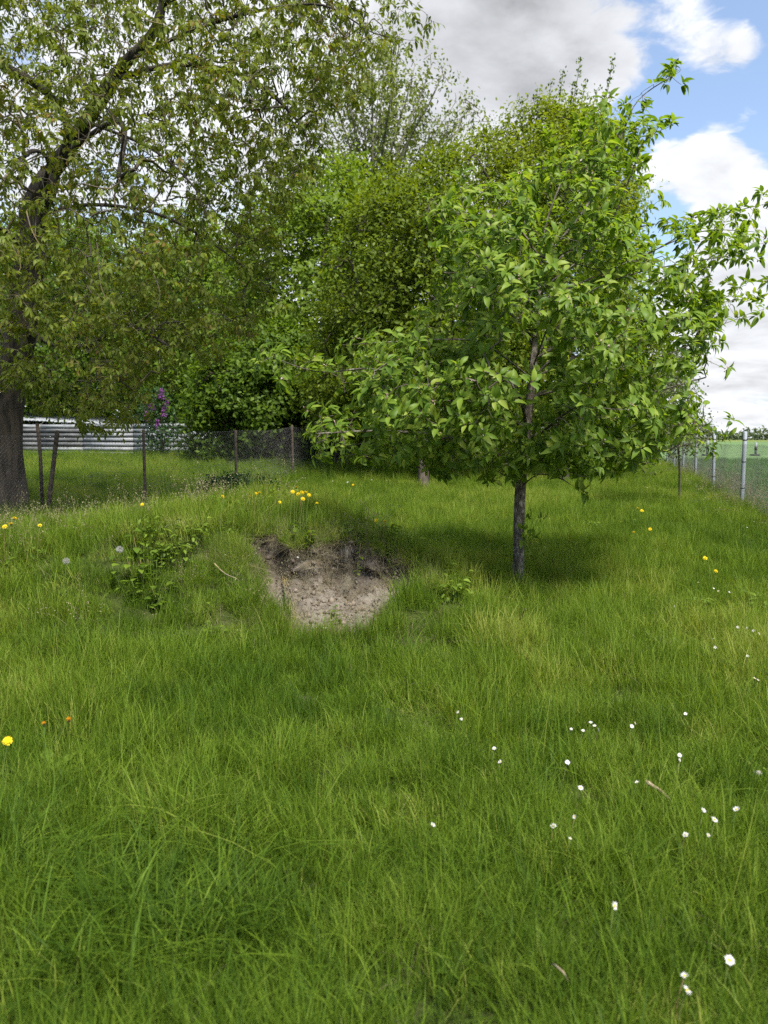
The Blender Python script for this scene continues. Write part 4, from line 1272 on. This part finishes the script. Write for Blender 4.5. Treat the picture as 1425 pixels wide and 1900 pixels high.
scl = np.where(y > 20, scl * 1.35, scl); scl *= 1 + .22 * sst(y, 4.2, 6) * (1 - sst(y, 10, 13)) * np.clip(.6 + m1, 0, 1.4)
edge = np.clip(bare, 0, 1); scl *= (1 - .5 * edge); scl = np.where(clumpm, scl * 1.15, scl)
scatter('meadow_grass', 'tall green meadow grass covering the ground and the bank', 'grass', np.stack([x, y, z], 1), pick, tint, scl)

# low undergrowth between the tufts: short blades and dead thatch
ux, uy = strip_points(.9, 8.8, 55)
ub, _t2 = bare_fields(ux, uy); kq = ub < .42; ux, uy = ux[kq], uy[kq]; n_ = len(ux)
kk = np.array(KIND['short'])[R.integers(0, len(KIND['short']), n_)]
sel = R.random(n_) < .20; kk[sel] = np.array(KIND['straw'])[R.integers(0, 3, sel.sum())]
us = R.uniform(.7, 1.1, n_); us[sel] *= .55
scatter('short_undergrowth', 'short green blades and dead thatch between the taller grass', 'grass', np.stack([ux, uy, height(ux, uy)], 1), kk, np.clip(.45 + .2 * lump(ux, uy, 1.3, 1) + R.normal(size=n_) * .15, 0, 1), us)

# crop beyond the right fence
cx = []; cy = []
for (a, c, dn) in ((12, 22, 26), (22, 34, 12), (34, 50, 5)):
    n_ = int((c - a) * 26 * dn); yy = R.uniform(a, c, n_); xx = rf_x(yy) + .5 + R.random(n_) * 22
    k = (xx / yy < .56); cx.append(xx[k]); cy.append(yy[k])
cx = np.concatenate(cx); cy = np.concatenate(cy); n_ = len(cx)
kk = np.array(KIND['crop'])[R.integers(0, 3, n_)]
scatter('young_crop', 'green young crop growing beyond the right hand fence', 'crop', np.stack([cx, cy, height(cx, cy) + .04], 1), kk, np.clip(.45 + .15 * lump(cx, cy, .5, 2) + R.normal(size=n_) * .1, 0, 1), np.where(cy > 22, 1.5, 1.05) * R.uniform(.8, 1.2, n_))

# dry dead grass caught along the right fence and in the edges of the hollow
fx = []; fyv = []
for k_ in range(130):
    yy = R.uniform(11, 30); xx = rf_x(yy) + R.normal() * .28 + .1; fx.append(xx); fyv.append(yy)
for k_ in range(70):
    c = (RP[2] if R.random() < .5 else RP[3]); fx.append(c[0] + R.normal() * .3 + .25); fyv.append(c[1] + R.normal() * .4)
fx = np.array(fx); fyv = np.array(fyv)
wx = []; wy = []
while len(wx) < 900:
    a_, c_ = R.uniform(-1.5, .6), R.uniform(5.4, 7.0)
    bb, tt = bare_fields(np.array([a_]), np.array([c_]))
    if .12 < bb[0] < .75 or (bb[0] >= .75 and R.random() < .08 + .5 * tt[0]): wx.append(a_); wy.append(c_)
wx = np.array(wx); wy = np.array(wy)
ax_ = np.concatenate([fx, wx]); ay_ = np.concatenate([fyv, wy]); n_ = len(ax_)
kk = np.array(KIND['straw'])[R.integers(0, 3, n_)]
sel = R.random(n_) < .25
kk[sel] = np.array(KIND['seed'])[R.integers(0, 3, sel.sum())]
isw = np.arange(n_) >= len(fx)
sc_ = np.where(isw, R.uniform(.25, .6, n_), R.uniform(1.2, 2.2, n_))
kk[isw] = np.array(KIND['straw'])[R.integers(0, 3, isw.sum())]
tl = R.normal(size=(n_, 2)) * .15; tl[isw, 0] += .9; hd = np.where(isw, R.normal(size=n_) * .5, np.nan)
scatter('dry_grass', 'dead straw coloured grass along the field fence and in the dug bank', 'dry grass', np.stack([ax_, ay_, height(ax_, ay_)], 1), kk, np.clip(np.where(isw, .42, .35) + R.normal(size=n_) * .2, 0, 1), sc_, tl, hd)

# green and dry tufts hanging over the rim of the hollow
rx_ = []; ry_ = []
for k_ in range(110):
    a_ = R.uniform(-1.3, .45); w_, l_, f_ = cut_fields(np.array([a_]), np.array([6.6]))
    rx_.append(a_); ry_.append(float(w_[0]) + R.uniform(.02, .14))
for k_ in range(60):
    c_ = R.uniform(5.6, 6.7); rx_.append(-1.26 + (6.7 - c_) * .46 - R.uniform(.0, .14)); ry_.append(c_)
rx_ = np.array(rx_); ry_ = np.array(ry_); n_ = len(rx_)
kk = np.array(KIND['fine'] + KIND['mid'])[R.integers(0, len(KIND['fine'] + KIND['mid']), n_)]
ne = n_
sel = R.random(n_) < .4; kk[sel] = np.array(KIND['straw'])[R.integers(0, 3, sel.sum())]
tl = R.normal(size=(n_, 2)) * .2; tl[:, 0] += R.uniform(.2, 1.1, n_)
ex_ = []; ey_ = []
while len(ex_) < 420:
    a_, c_ = R.uniform(-1.6, .7), R.uniform(5.2, 6.9)
    bb, tt = bare_fields(np.array([a_]), np.array([c_]))
    if .10 < bb[0] < .70: ex_.append(a_); ey_.append(c_)
rx_ = np.concatenate([rx_, ex_]); ry_ = np.concatenate([ry_, ey_])
kk = np.concatenate([kk, np.array(KIND['short'] + KIND['stalk'])[R.integers(0, len(KIND['short'] + KIND['stalk']), 420)]])
tl = np.vstack([tl, R.normal(size=(420, 2)) * .12]); n_ = len(rx_)
scatter('rim_grass', 'grass tufts hanging over the rim of the dug hollow', 'grass', np.stack([rx_, ry_, height(rx_, ry_)], 1), kk, np.clip(.6 + R.normal(size=n_) * .15, 0, 1), R.uniform(.4, .8, n_), tl, R.normal(size=n_) * .5)

# clods, crumbs and pebbles in the hollow
ico_v = np.array([(1, 0, 0), (-1, 0, 0), (0, 1, 0), (0, -1, 0), (0, 0, 1), (0, 0, -1)], float)
ico_f = np.array([(0, 2, 4), (2, 1, 4), (1, 3, 4), (3, 0, 4), (2, 0, 5), (1, 2, 5), (3, 1, 5), (0, 3, 5)])
C = []
while len(C) < 2600:
    a_, c_ = R.uniform(-1.5, .6, 400), R.uniform(5.4, 7.0, 400)
    bb, tt = bare_fields(a_, c_)
    for i in np.where(bb > .4)[0]: C.append((a_[i], c_[i], tt[i]))
C = np.array(C[:2600])
s = .004 + .014 * R.random(len(C)) ** 3 + .012 * (R.random(len(C)) < .05) + .018 * (R.random(len(C)) < .015)
rotm = rand_dirs(len(C))
V = ico_v[None] * s[:, None, None] * R.uniform(.6, 1.3, (len(C), 6, 1)) + np.stack([C[:, 0], C[:, 1], height(C[:, 0], C[:, 1]) + s * .3], 1)[:, None]
F = (ico_f[None] + (np.arange(len(C)) * 6)[:, None, None]).reshape(-1, 3)
mk('soil_crumbs', V.reshape(-1, 3), F, M['clod'], attrs={'rnd': np.repeat(np.clip(.38 - .22 * C[:, 2] + R.normal(size=len(C)) * .1, 0, .5), 6)}, kind='stuff', smooth=False, label='crumbly brown and sandy soil clods in the dug hollow', cat='soil')

# ------------------------------------------------------------------ sticks and stones
def stick(name, label, cat, pts, r0, r1, mat, k_=7):
    c = catmull(pts, .02); bs = c[0].copy()
    c = c + R.normal(size=c.shape) * r0 * .15
    V, F = tube(c, np.linspace(r0, r1, len(c)), k_, True, .12)
    o = mk(name, V, F, mat, None, bs); o.location = tuple(bs); return tag(o, label, cat)
def gl(X, Y, up): 
    g_ = ground_at(X, Y, up); g_[2] += up; return g_
stick('stick', 'brown dry stick lying in the grass between daisies at right', 'stick', [gl(1198, 1452, .10), gl(1222, 1466, .085), gl(1244, 1484, .06)], .009, .006, M['stick'])
stick('stick', 'short dark broken twig standing up in the grass below the apple trunk', 'stick', [gl(965, 1147, .03), gl(969, 1140, .14), gl(975, 1131, .22)], .009, .006, M['dark_bark'])
stick('stick', 'thin pale bent stick on the bank left of the hollow', 'stick', [gl(398, 1046, .14), gl(418, 1066, .12), gl(440, 1075, .12)], .006, .004, M['pale_twig'])
rb = MB(); c0 = gl(526, 1075, .03)
for k_ in range(16):
    ex, ey = R.normal() * 5, R.normal() * 6
    c = catmull([gl(526 + ex * .3, 1075 + ey, .03), gl(536 + ex, 1105, .04 + R.uniform(0, .03)), gl(541 + ex * 1.6, 1135, .035 + R.uniform(0, .02)), gl(548 + ex * 2.2, 1150 + ey * 2, .01)], .03)
    rb.tube(c + R.normal(size=c.shape) * .004, np.linspace(.0035, .0015, len(c)), 4)
ro = rb.build('root_tuft', M['pale_twig'], None, c0, kind=None); ro.location = tuple(float(q) for q in c0)
tag(ro, 'pale dry root tuft hanging down the left side of the dug hollow', 'root')
stick('stalk', 'curved red brown dead stalk in the foreground grass at lower right', 'stalk', [gl(1026, 1790, .10), gl(1045, 1808, .13), gl(1056, 1828, .05)], .003, .002, M['stick'], 5)
def stone(label, X, Y, r_, up=0.):
    g_ = ground_at(X, Y, up); m_ = np.array([1, .8, .6])
    V = []; F = []
    nu, nv = 8, 5
    for i in range(nv + 1):
        for j in range(nu):
            t_ = math.pi * i / nv; p_ = 2 * math.pi * j / nu
            q = np.array([math.sin(t_) * math.cos(p_), math.sin(t_) * math.sin(p_), math.cos(t_)])
            V.append(q * m_ * r_ * (1 + R.normal() * .08))
    for i in range(nv):
        for j in range(nu): F.append((i * nu + j, (i + 1) * nu + j, (i + 1) * nu + (j + 1) % nu, i * nu + (j + 1) % nu))
    o = mk('stone', V, F, M['stone'], None); o.location = (float(g_[0]), float(g_[1]), float(g_[2]) + r_ * .3 + up)
    tag(o, label, 'stone')
stone('pale stone in the bare soil patch at the right picture edge', 1405, 1438, .022, .02)
stone('small white stone stuck high in the dark wall of the hollow', 553, 1036, .016)
stone('white stone at the bottom front of the dug hollow', 603, 1168, .018)

# ------------------------------------------------------------------ flowers
def ray_disc(n, r0, r1, w, z0, z1, jit=.15):
    """flat petals round an axis"""
    V = []; F = []
    for i in range(n):
        a = 2 * math.pi * i / n + R.normal() * jit * .4; L_ = r1 * (1 + R.normal() * .07)
        d = np.array([math.cos(a), math.sin(a), 0]); s_ = np.array([-d[1], d[0], 0]); k_ = len(V)
        zt = z1 + R.normal() * .12 * r1
        V += [d * r0 - s_ * w * .4 + [0, 0, z0], d * r0 + s_ * w * .4 + [0, 0, z0], d * L_ * .7 + s_ * w * .55 + [0, 0, (z0 + zt) / 2 + .05 * r1], d * L_ + [0, 0, zt], d * L_ * .7 - s_ * w * .55 + [0, 0, (z0 + zt) / 2 + .05 * r1]]
        F += [(k_, k_ + 1, k_ + 2), (k_, k_ + 2, k_ + 4), (k_ + 4, k_ + 2, k_ + 3)]
    return np.array(V), np.array(F)
def dome(r_, h, n=10, z0=0.):
    V = [(0, 0, z0 + h)]; F = []
    for i, (q, hz_) in enumerate(((.55, .8), (1., .25), (.8, -.4))):
        for j in range(n): a = 2 * math.pi * j / n; V.append((r_ * q * math.cos(a), r_ * q * math.sin(a), z0 + h * hz_))
    for j in range(n):
        F.append((0, 1 + j, 1 + (j + 1) % n))
        for i in range(2):
            a, b2, c, d = 1 + i * n + j, 1 + i * n + (j + 1) % n, 1 + (i + 1) * n + (j + 1) % n, 1 + (i + 1) * n + j
            F += [(a, d, c), (a, c, b2)]
    return np.array(V), np.array(F)
def mesh_only(name, V, F, mat, rnd=None, smooth=True):
    o = mk(name, V, F, mat, None, smooth=smooth, attrs={'rnd': rnd if rnd is not None else R.random(len(V)) * .5})
    me = o.data; bpy.data.objects.remove(o); return me

daisy_p = [mesh_only('petals', *ray_disc(17, .003, .0125, .0042, 0, .002), M['white']) for _ in range(3)]
daisy_c = mesh_only('centre', *dome(.0042, .003, 10, .001), M['yellow'])
V1, F1 = ray_disc(26, .002, .021, .0042, .000, .003); V2, F2 = ray_disc(22, .001, .015, .0042, .003, .008); V3, F3 = ray_disc(14, .0, .008, .004, .005, .010)
dan_head = mesh_only('flower_head', np.vstack([V1, V2, V3]), np.vstack([F1, F2 + len(V1), F3 + len(V1) + len(V2)]), M['yellow'])
V1, F1 = ray_disc(12, .001, .010, .004, .004, .016); V2, F2 = ray_disc(8, .0, .006, .004, .008, .018)
fade_head = mesh_only('flower_head', np.vstack([V1, V2]), np.vstack([F1, F2 + len(V1)]), M['orange'])
cal_v, cal_f = tube([(0, 0, -.012), (0, 0, -.006), (0, 0, .004)], [.002, .0065, .006], 7)
calyx = mesh_only('calyx', cal_v, cal_f, M['stem'])
n = 150
d = rand_dirs(n); O = d * .004; V1, F1 = frusta(O, d * .020, np.full(n, .00025), np.full(n, .0002), 3)
tipd = np.repeat(d, 6, 0); tO = tipd * .020
V2, F2 = leaves(tO, unit(tipd * .6 + rand_dirs(len(tO))), rand_dirs(len(tO)), np.full(len(tO), .008), (np.array([(0, 0, 0), (.06, 1, 0), (-.06, 1, 0)], float), np.array([(0, 1, 2)])), 0.)
puff = mesh_only('seed_ball', np.vstack([V1, V2]), np.vstack([F1, F2 + len(V1)]), M['fluff'])
core_v, core_f = dome(.005, .005); core_m = mesh_only('core', core_v, core_f, M['stick'])
STEMS = {}
def stem_mesh(h, bend):
    k_ = (round(h, 2), round(bend, 2))
    if k_ not in STEMS:
        c = catmull([(0, 0, 0), (bend * .25, 0, h * .5), (bend, 0, h)], h / 6)
        V, F = tube(c, np.linspace(.0020, .0014, len(c)), 5); STEMS[k_] = (mesh_only('stem', V, F, M['stem'], np.full(len(V), R.random() * .5)), c[-1])
    return STEMS[k_]
def link(me, name, parent, loc=(0, 0, 0), rot=(0, 0, 0), s=1.):
    o = bpy.data.objects.new(name, me); COL.objects.link(o); o.parent = parent
    o.location = tuple(float(q) for q in loc); o.rotation_euler = rot; o.scale = (s, s, s); return o

def flower(kind, X, Y, h, label, group=None, s=1., bend=None, tilt=None):
    g_ = ground_at(X, Y, h)
    h = h
    bend = R.choice([.0, .02, .03]) if bend is None else bend
    me, tip = stem_mesh(h, bend)
    nm, cat = {'daisy': ('daisy', 'daisy'), 'dan': ('dandelion', 'dandelion'), 'fade': ('dandelion', 'dandelion'), 'puff': ('dandelion_clock', 'dandelion clock')}[kind]
    rz = R.uniform(-.9, .9)
    off = np.array([tip[0] * math.cos(rz), tip[0] * math.sin(rz)])
    o = empty(nm, (g_[0] - off[0], g_[1] - off[1], g_[2]), label, cat, group)
    o.rotation_euler = (0, 0, rz)
    link(me, 'stem', o)
    rot = tilt or (R.uniform(-.1, .9), R.normal() * .45, -rz)
    if kind == 'daisy':
        link(daisy_p[R.integers(0, 3)], 'petals', o, tip, rot, s); link(daisy_c, 'centre', o, tip, rot, s)
    elif kind == 'dan':
        link(dan_head, 'flower_head', o, tip, rot, s); link(calyx, 'calyx', o, tip, rot, s)
    elif kind == 'fade':
        link(fade_head, 'flower_head', o, tip, rot, s); link(calyx, 'calyx', o, tip, rot, s)
    else:
        link(puff, 'seed_ball', o, tip, (0, 0, 0), s); link(core_m, 'core', o, tip, (0, 0, 0), s)
    return o

DG = 'daisies in the right hand grass'
DA = [
    (1353, 1784, 'large open daisy near the right edge of the foreground grass', 1.35),
    (1270, 1814, 'half closed daisy just above the lowest daisy at bottom right', 1.0),
    (1274, 1838, 'lowest daisy of all, open, at bottom right', 1.3),
    (1140, 1684, 'single daisy alone in the foreground grass, lower right of centre', 1.25),
    (1366, 1502, 'open daisy at the right end of the group of five below the stick', 1.3),
    (1325, 1523, 'open daisy second from right in the group of five below the stick', 1.2),
    (1305, 1505, 'side-on daisy at the top left of the group of five below the stick', 1.0),
    (1272, 1552, 'open daisy at the left end of the group of five below the stick', 1.1),
    (1314, 1552, 'tiny half closed daisy at the bottom of the group of five below the stick', .7),
    (1182, 1453, 'daisy at the upper left end of the brown dry stick', .95),
    (1261, 1402, 'upper daisy of the close pair above the brown stick', 1.0),
    (1261, 1411, 'lower smaller daisy of the close pair above the brown stick', .8),
    (1272, 1325, 'lone daisy above the pair by the brown stick', 1.0),
    (1172, 1348, 'left daisy of the close pair right of the tight cluster', 1.0),
    (1178, 1343, 'right daisy of the close pair right of the tight cluster', .8),
    (1096, 1341, 'topmost daisy of the tight cluster of five', 1.0),
    (1103, 1348, 'middle daisy of the tight cluster of five', .85),
    (1110, 1355, 'lower right daisy of the tight cluster of five', .95),
    (1082, 1356, 'lower left daisy of the tight cluster of five', .95),
    (1060, 1354, 'drooping daisy at the far left of the tight cluster of five', .8),
    (1053, 1416, 'lone daisy below the tight cluster of five', 1.15),
    (1077, 1464, 'lone daisy left of the brown stick', 1.1),
    (928, 1415, 'lower daisy of the pair in the middle of the meadow', 1.0),
    (917, 1390, 'upper daisy of the pair in the middle of the meadow', .95),
    (850, 1322, 'upper daisy of the leftmost pair of daisies', .95),
    (856, 1335, 'lower daisy of the leftmost pair of daisies', .75),
    (803, 1531, 'leftmost daisy of the meadow, closed, alone in tall grass', .95),
    (1027, 1535, 'pale half closed daisy, largest of three in the centre right foreground', 1.2),
    (1066, 1518, 'brownish closed daisy, upper right of three in the centre right foreground', .8),
    (1058, 1558, 'smallest daisy, lowest of three in the centre right foreground', .65),
    (1369, 1164, 'leftmost daisy of the row by the right picture edge', 1.05),
    (1365, 1175, 'small daisy just below the row by the right picture edge', .75),
    (1386, 1166, 'second daisy of the row by the right picture edge', 1.1),
    (1398, 1171, 'third daisy of the row by the right picture edge', 1.1),
    (1408, 1176, 'last daisy of the row by the right picture edge', 1.0),
    (1327, 1202, 'lone daisy left of the row by the right picture edge', 1.0),
    (1324, 1186, 'small daisy above the lone one left of the row at the right edge', .7),
    (1387, 1218, 'daisy a little below the row by the right picture edge', .95),
    (1400, 1259, 'left daisy of the pair at the right edge above the bare soil patch', 1.0),
    (1406, 1262, 'right daisy of the pair at the right edge above the bare soil patch', .9),
    (1296, 1081, 'leftmost of the four tiny far daisies below the right hand dandelions', 1.1),
    (1324, 1092, 'second of the four tiny far daisies below the right hand dandelions', 1.0),
    (1333, 1097, 'third of the four tiny far daisies below the right hand dandelions', 1.0),
    (1353, 1099, 'rightmost of the four tiny far daisies below the right hand dandelions', 1.1),
    (1252, 1125, 'tiny lone daisy left of and below the four far ones', .9),
    (1386, 979, 'white daisy in the grass in front of the nearest fence post', 1.5),
]
for (X, Y, lb_, s_) in DA:
    flower('daisy', X, Y, .13 if Y > 1300 else .17, lb_, DG, s_ * .82, bend=.02)
for (X, Y, lb_) in ((617, 893, 'leftmost white daisy in front of the far end of the mesh fence'), (645, 895, 'second white daisy from the left in front of the far mesh fence'),
                    (690, 891, 'third white daisy in the grass under the left apple boughs'), (717, 892, 'rightmost white daisy in the grass under the left apple boughs')):
    flower('daisy', X, Y, .32, lb_, 'far daisies under the apple boughs', 2.0, bend=.02)
YG = 'yellow dandelions in the meadow'
for (X, Y, lb_, s_, h_) in [
    (14, 1376, 'big yellow dandelion on a long stem at the left picture edge', 1.0, .26),
    (27, 962, 'upper dandelion of the three at the left end of the bank', 1.1, .34),
    (20, 973, 'middle dandelion of the three at the left end of the bank', 1.2, .33),
    (9, 978, 'lowest dandelion of the three at the left end of the bank', 1.1, .33),
    (74, 975, 'faded dandelion right of the three at the left end of the bank', .9, .33),
    (264, 937, 'single dandelion on the bank in front of the second fence post', .8, .34),
    (306, 874, 'dandelion in the grass behind the mesh fence', 1.5, .40),
    (413, 922, 'dandelion in front of the dark shrub, leftmost on the bank crest', .9, .36),
    (464, 924, 'low left dandelion of the trio right of the dark shrub', .9, .35),
    (475, 917, 'middle dandelion of the trio right of the dark shrub', .8, .36),
    (481, 915, 'right dandelion of the trio right of the dark shrub', 1.0, .36),
    (550, 905, 'topmost dandelion of the bunch of seven on the bank crest', 1.0, .40),
    (543, 913, 'leftmost dandelion of the bunch of seven on the bank crest', .95, .38),
    (553, 917, 'lower left dandelion of the bunch of seven on the bank crest', 1.0, .36),
    (560, 914, 'middle dandelion of the bunch of seven on the bank crest', 1.0, .37),
    (567, 914, 'right of middle dandelion of the bunch of seven on the bank crest', .95, .37),
    (573, 919, 'rightmost dandelion of the bunch of seven on the bank crest', .9, .36),
    (562, 926, 'lowest dandelion of the bunch of seven on the bank crest', 1.0, .34),
    (519, 932, 'half faded dandelion between the trio and the bunch of seven', .75, .32),
    (588, 934, 'half faded dandelion below right of the bunch of seven', .75, .32),
    (698, 968, 'left dandelion of the pair on the right slope of the bank', .95, .30),
    (714, 971, 'right dandelion of the pair on the right slope of the bank', 1.0, .30),
    (655, 900, 'yellow dandelion among the white daisies under the left boughs', 1.4, .34),
    (1183, 944, 'left dandelion of the far pair right of the apple trunk', 1.3, .28),
    (1191, 948, 'right dandelion of the far pair right of the apple trunk', 1.5, .28),
    (1176, 988, 'left dandelion of the lower pair right of the apple trunk', 1.1, .26),
    (1206, 982, 'right dandelion of the lower pair right of the apple trunk', 1.2, .26),
    (1308, 1036, 'bright dandelion toward the right edge below the fence', 1.25, .25),
    (1328, 1060, 'lower smaller dandelion toward the right edge below the fence', 1.0, .24)]:
    flower('dan', X, Y, h_, lb_, YG, s_, bend=.03)
flower('fade', 82, 1346, .24, 'upright orange dandelion bud on a brown stem at left', None, 1.0, .0)
flower('fade', 128, 1338, .27, 'leaning orange dandelion bud on a long pink curved stem at left', None, 1.1, .14, (.5, .5, 0))
flower('puff', 222, 1021, .33, 'right white dandelion clock on the left side of the bank', None, 1.05, .02)
flower('puff', 123, 1042, .33, 'left white dandelion clock on the left side of the bank', None, 1.0, .02)

# ------------------------------------------------------------------ leafy weeds one can pick out
T_BROAD = leaf_template([(0, 0), (.25, .27), (.5, .33), (.78, .2), (1, 0)], .2)
wv = T_BROAD[0].copy(); wv[:, 2] -= .35 * wv[:, 1] ** 2
broad = mesh_only('leaf', wv, T_BROAD[1], M['bush_leaf'], np.zeros(len(wv)))
dv_, df_ = leaf_template([(0, 0), (.2, .05), (.3, .12), (.38, .06), (.5, .15), (.58, .08), (.72, .18), (.85, .12), (1, 0)], .25); dv_[:, 2] -= .25 * dv_[:, 1] ** 2
dleaf = mesh_only('leaf', dv_, df_, M['bush_leaf'], np.zeros(len(dv_)))
def weed(name, label, X, Y, stems, hgt, spread, Ls, leafm=broad, per=5, cat='weed'):
    g_ = ground_at(X, Y, 0.02)
    o = empty(name, g_, label, cat)
    for s in range(stems):
        a = R.uniform(0, 6.28); r_ = R.uniform(.1, 1) * spread; h_ = hgt * R.uniform(.6, 1.1)
        bx_, by_ = r_ * math.cos(a), r_ * math.sin(a)
        zb = float(height(g_[0] + bx_, g_[1] + by_)) - g_[2]
        c = catmull([(bx_ * .8, by_ * .8, zb), (bx_, by_, zb + h_ * .5), (bx_ * 1.15, by_ * 1.15, zb + h_)], .04)
        V, F = tube(c, np.linspace(.003, .0015, len(c)), 5); mk('stem', V, F, M['stem'], o)
        for q in range(per):
            i = int((.35 + .65 * q / max(1, per - 1)) * (len(c) - 1)); th = q * 2.4 + a
            d_ = unit(np.array([math.cos(th), math.sin(th), R.uniform(-.1, .5)])); x_, y_, z_ = leaf_basis(d_[None], np.array([[0, 0, 1.]]) + R.normal(size=(1, 3)) * .15)
            lf = bpy.data.objects.new('leaf', leafm); COL.objects.link(lf); lf.parent = o
            m_ = np.eye(4); sL = Ls * R.uniform(.7, 1.2)
            m_[:3, 0] = x_[0] * sL; m_[:3, 1] = y_[0] * sL; m_[:3, 2] = z_[0] * sL; m_[:3, 3] = c[i]
            lf.matrix_local = Matrix(m_.tolist())
def rosette_weed(name, label, X, Y, n_, Ls, cat='weed'):
    g_ = ground_at(X, Y, .04); o = empty(name, g_, label, cat)
    for q in range(n_):
        th = q * 6.28 / n_ + R.normal() * .2
        d_ = unit(np.array([math.cos(th), math.sin(th), R.uniform(.3, 1.0)])); x_, y_, z_ = leaf_basis(d_[None], np.array([[0, 0, 1.]]))
        lf = bpy.data.objects.new('leaf', dleaf); COL.objects.link(lf); lf.parent = o
        m_ = np.eye(4); sL = Ls * R.uniform(.7, 1.2)
        m_[:3, 0] = x_[0] * sL; m_[:3, 1] = y_[0] * sL; m_[:3, 2] = z_[0] * sL; m_[:3, 3] = (0, 0, .01)
        lf.matrix_local = Matrix(m_.tolist())
weed('nettle_patch', 'leafy bright green weeds left of the hollow, below the dandelion clocks', 290, 1070, 15, .26, .34, .075)
weed('ground_ivy', 'low round leaved weed on the bank face under the taller weeds', 275, 1130, 7, .12, .16, .07)
weed('burdock_seedling', 'small leafy weeds on the bank slope below left of the hollow', 390, 1180, 9, .14, .24, .05)
weed('bramble_sprout', 'blue green leafy weed hanging over the right rim of the hollow', 655, 1000, 8, .18, .16, .05)
weed('rim_weed', 'yellow green leafy weed at the top centre rim of the hollow', 568, 1000, 8, .18, .14, .055)
weed('pit_weed', 'dark little weed at the bottom of the hollow', 625, 1150, 5, .10, .10, .045)
weed('slope_weed', 'spreading yellow green weed right of the hollow on the slope', 770, 1050, 12, .14, .26, .04)
weed('fence_weed', 'leafy young maple like seedling behind the mesh fence near the walnut', 180, 915, 8, .55, .28, .13)
rosette_weed('dandelion_leaves', 'dandelion leaf rosette under the big yellow dandelion at left', 25, 1440, 9, .15)
rosette_weed('dandelion_leaves', 'dandelion leaf rosette under the two orange buds at left', 90, 1432, 9, .16)
rosette_weed('dandelion_leaves', 'broad leaf rosette in the bottom centre foreground', 850, 1790, 7, .11)
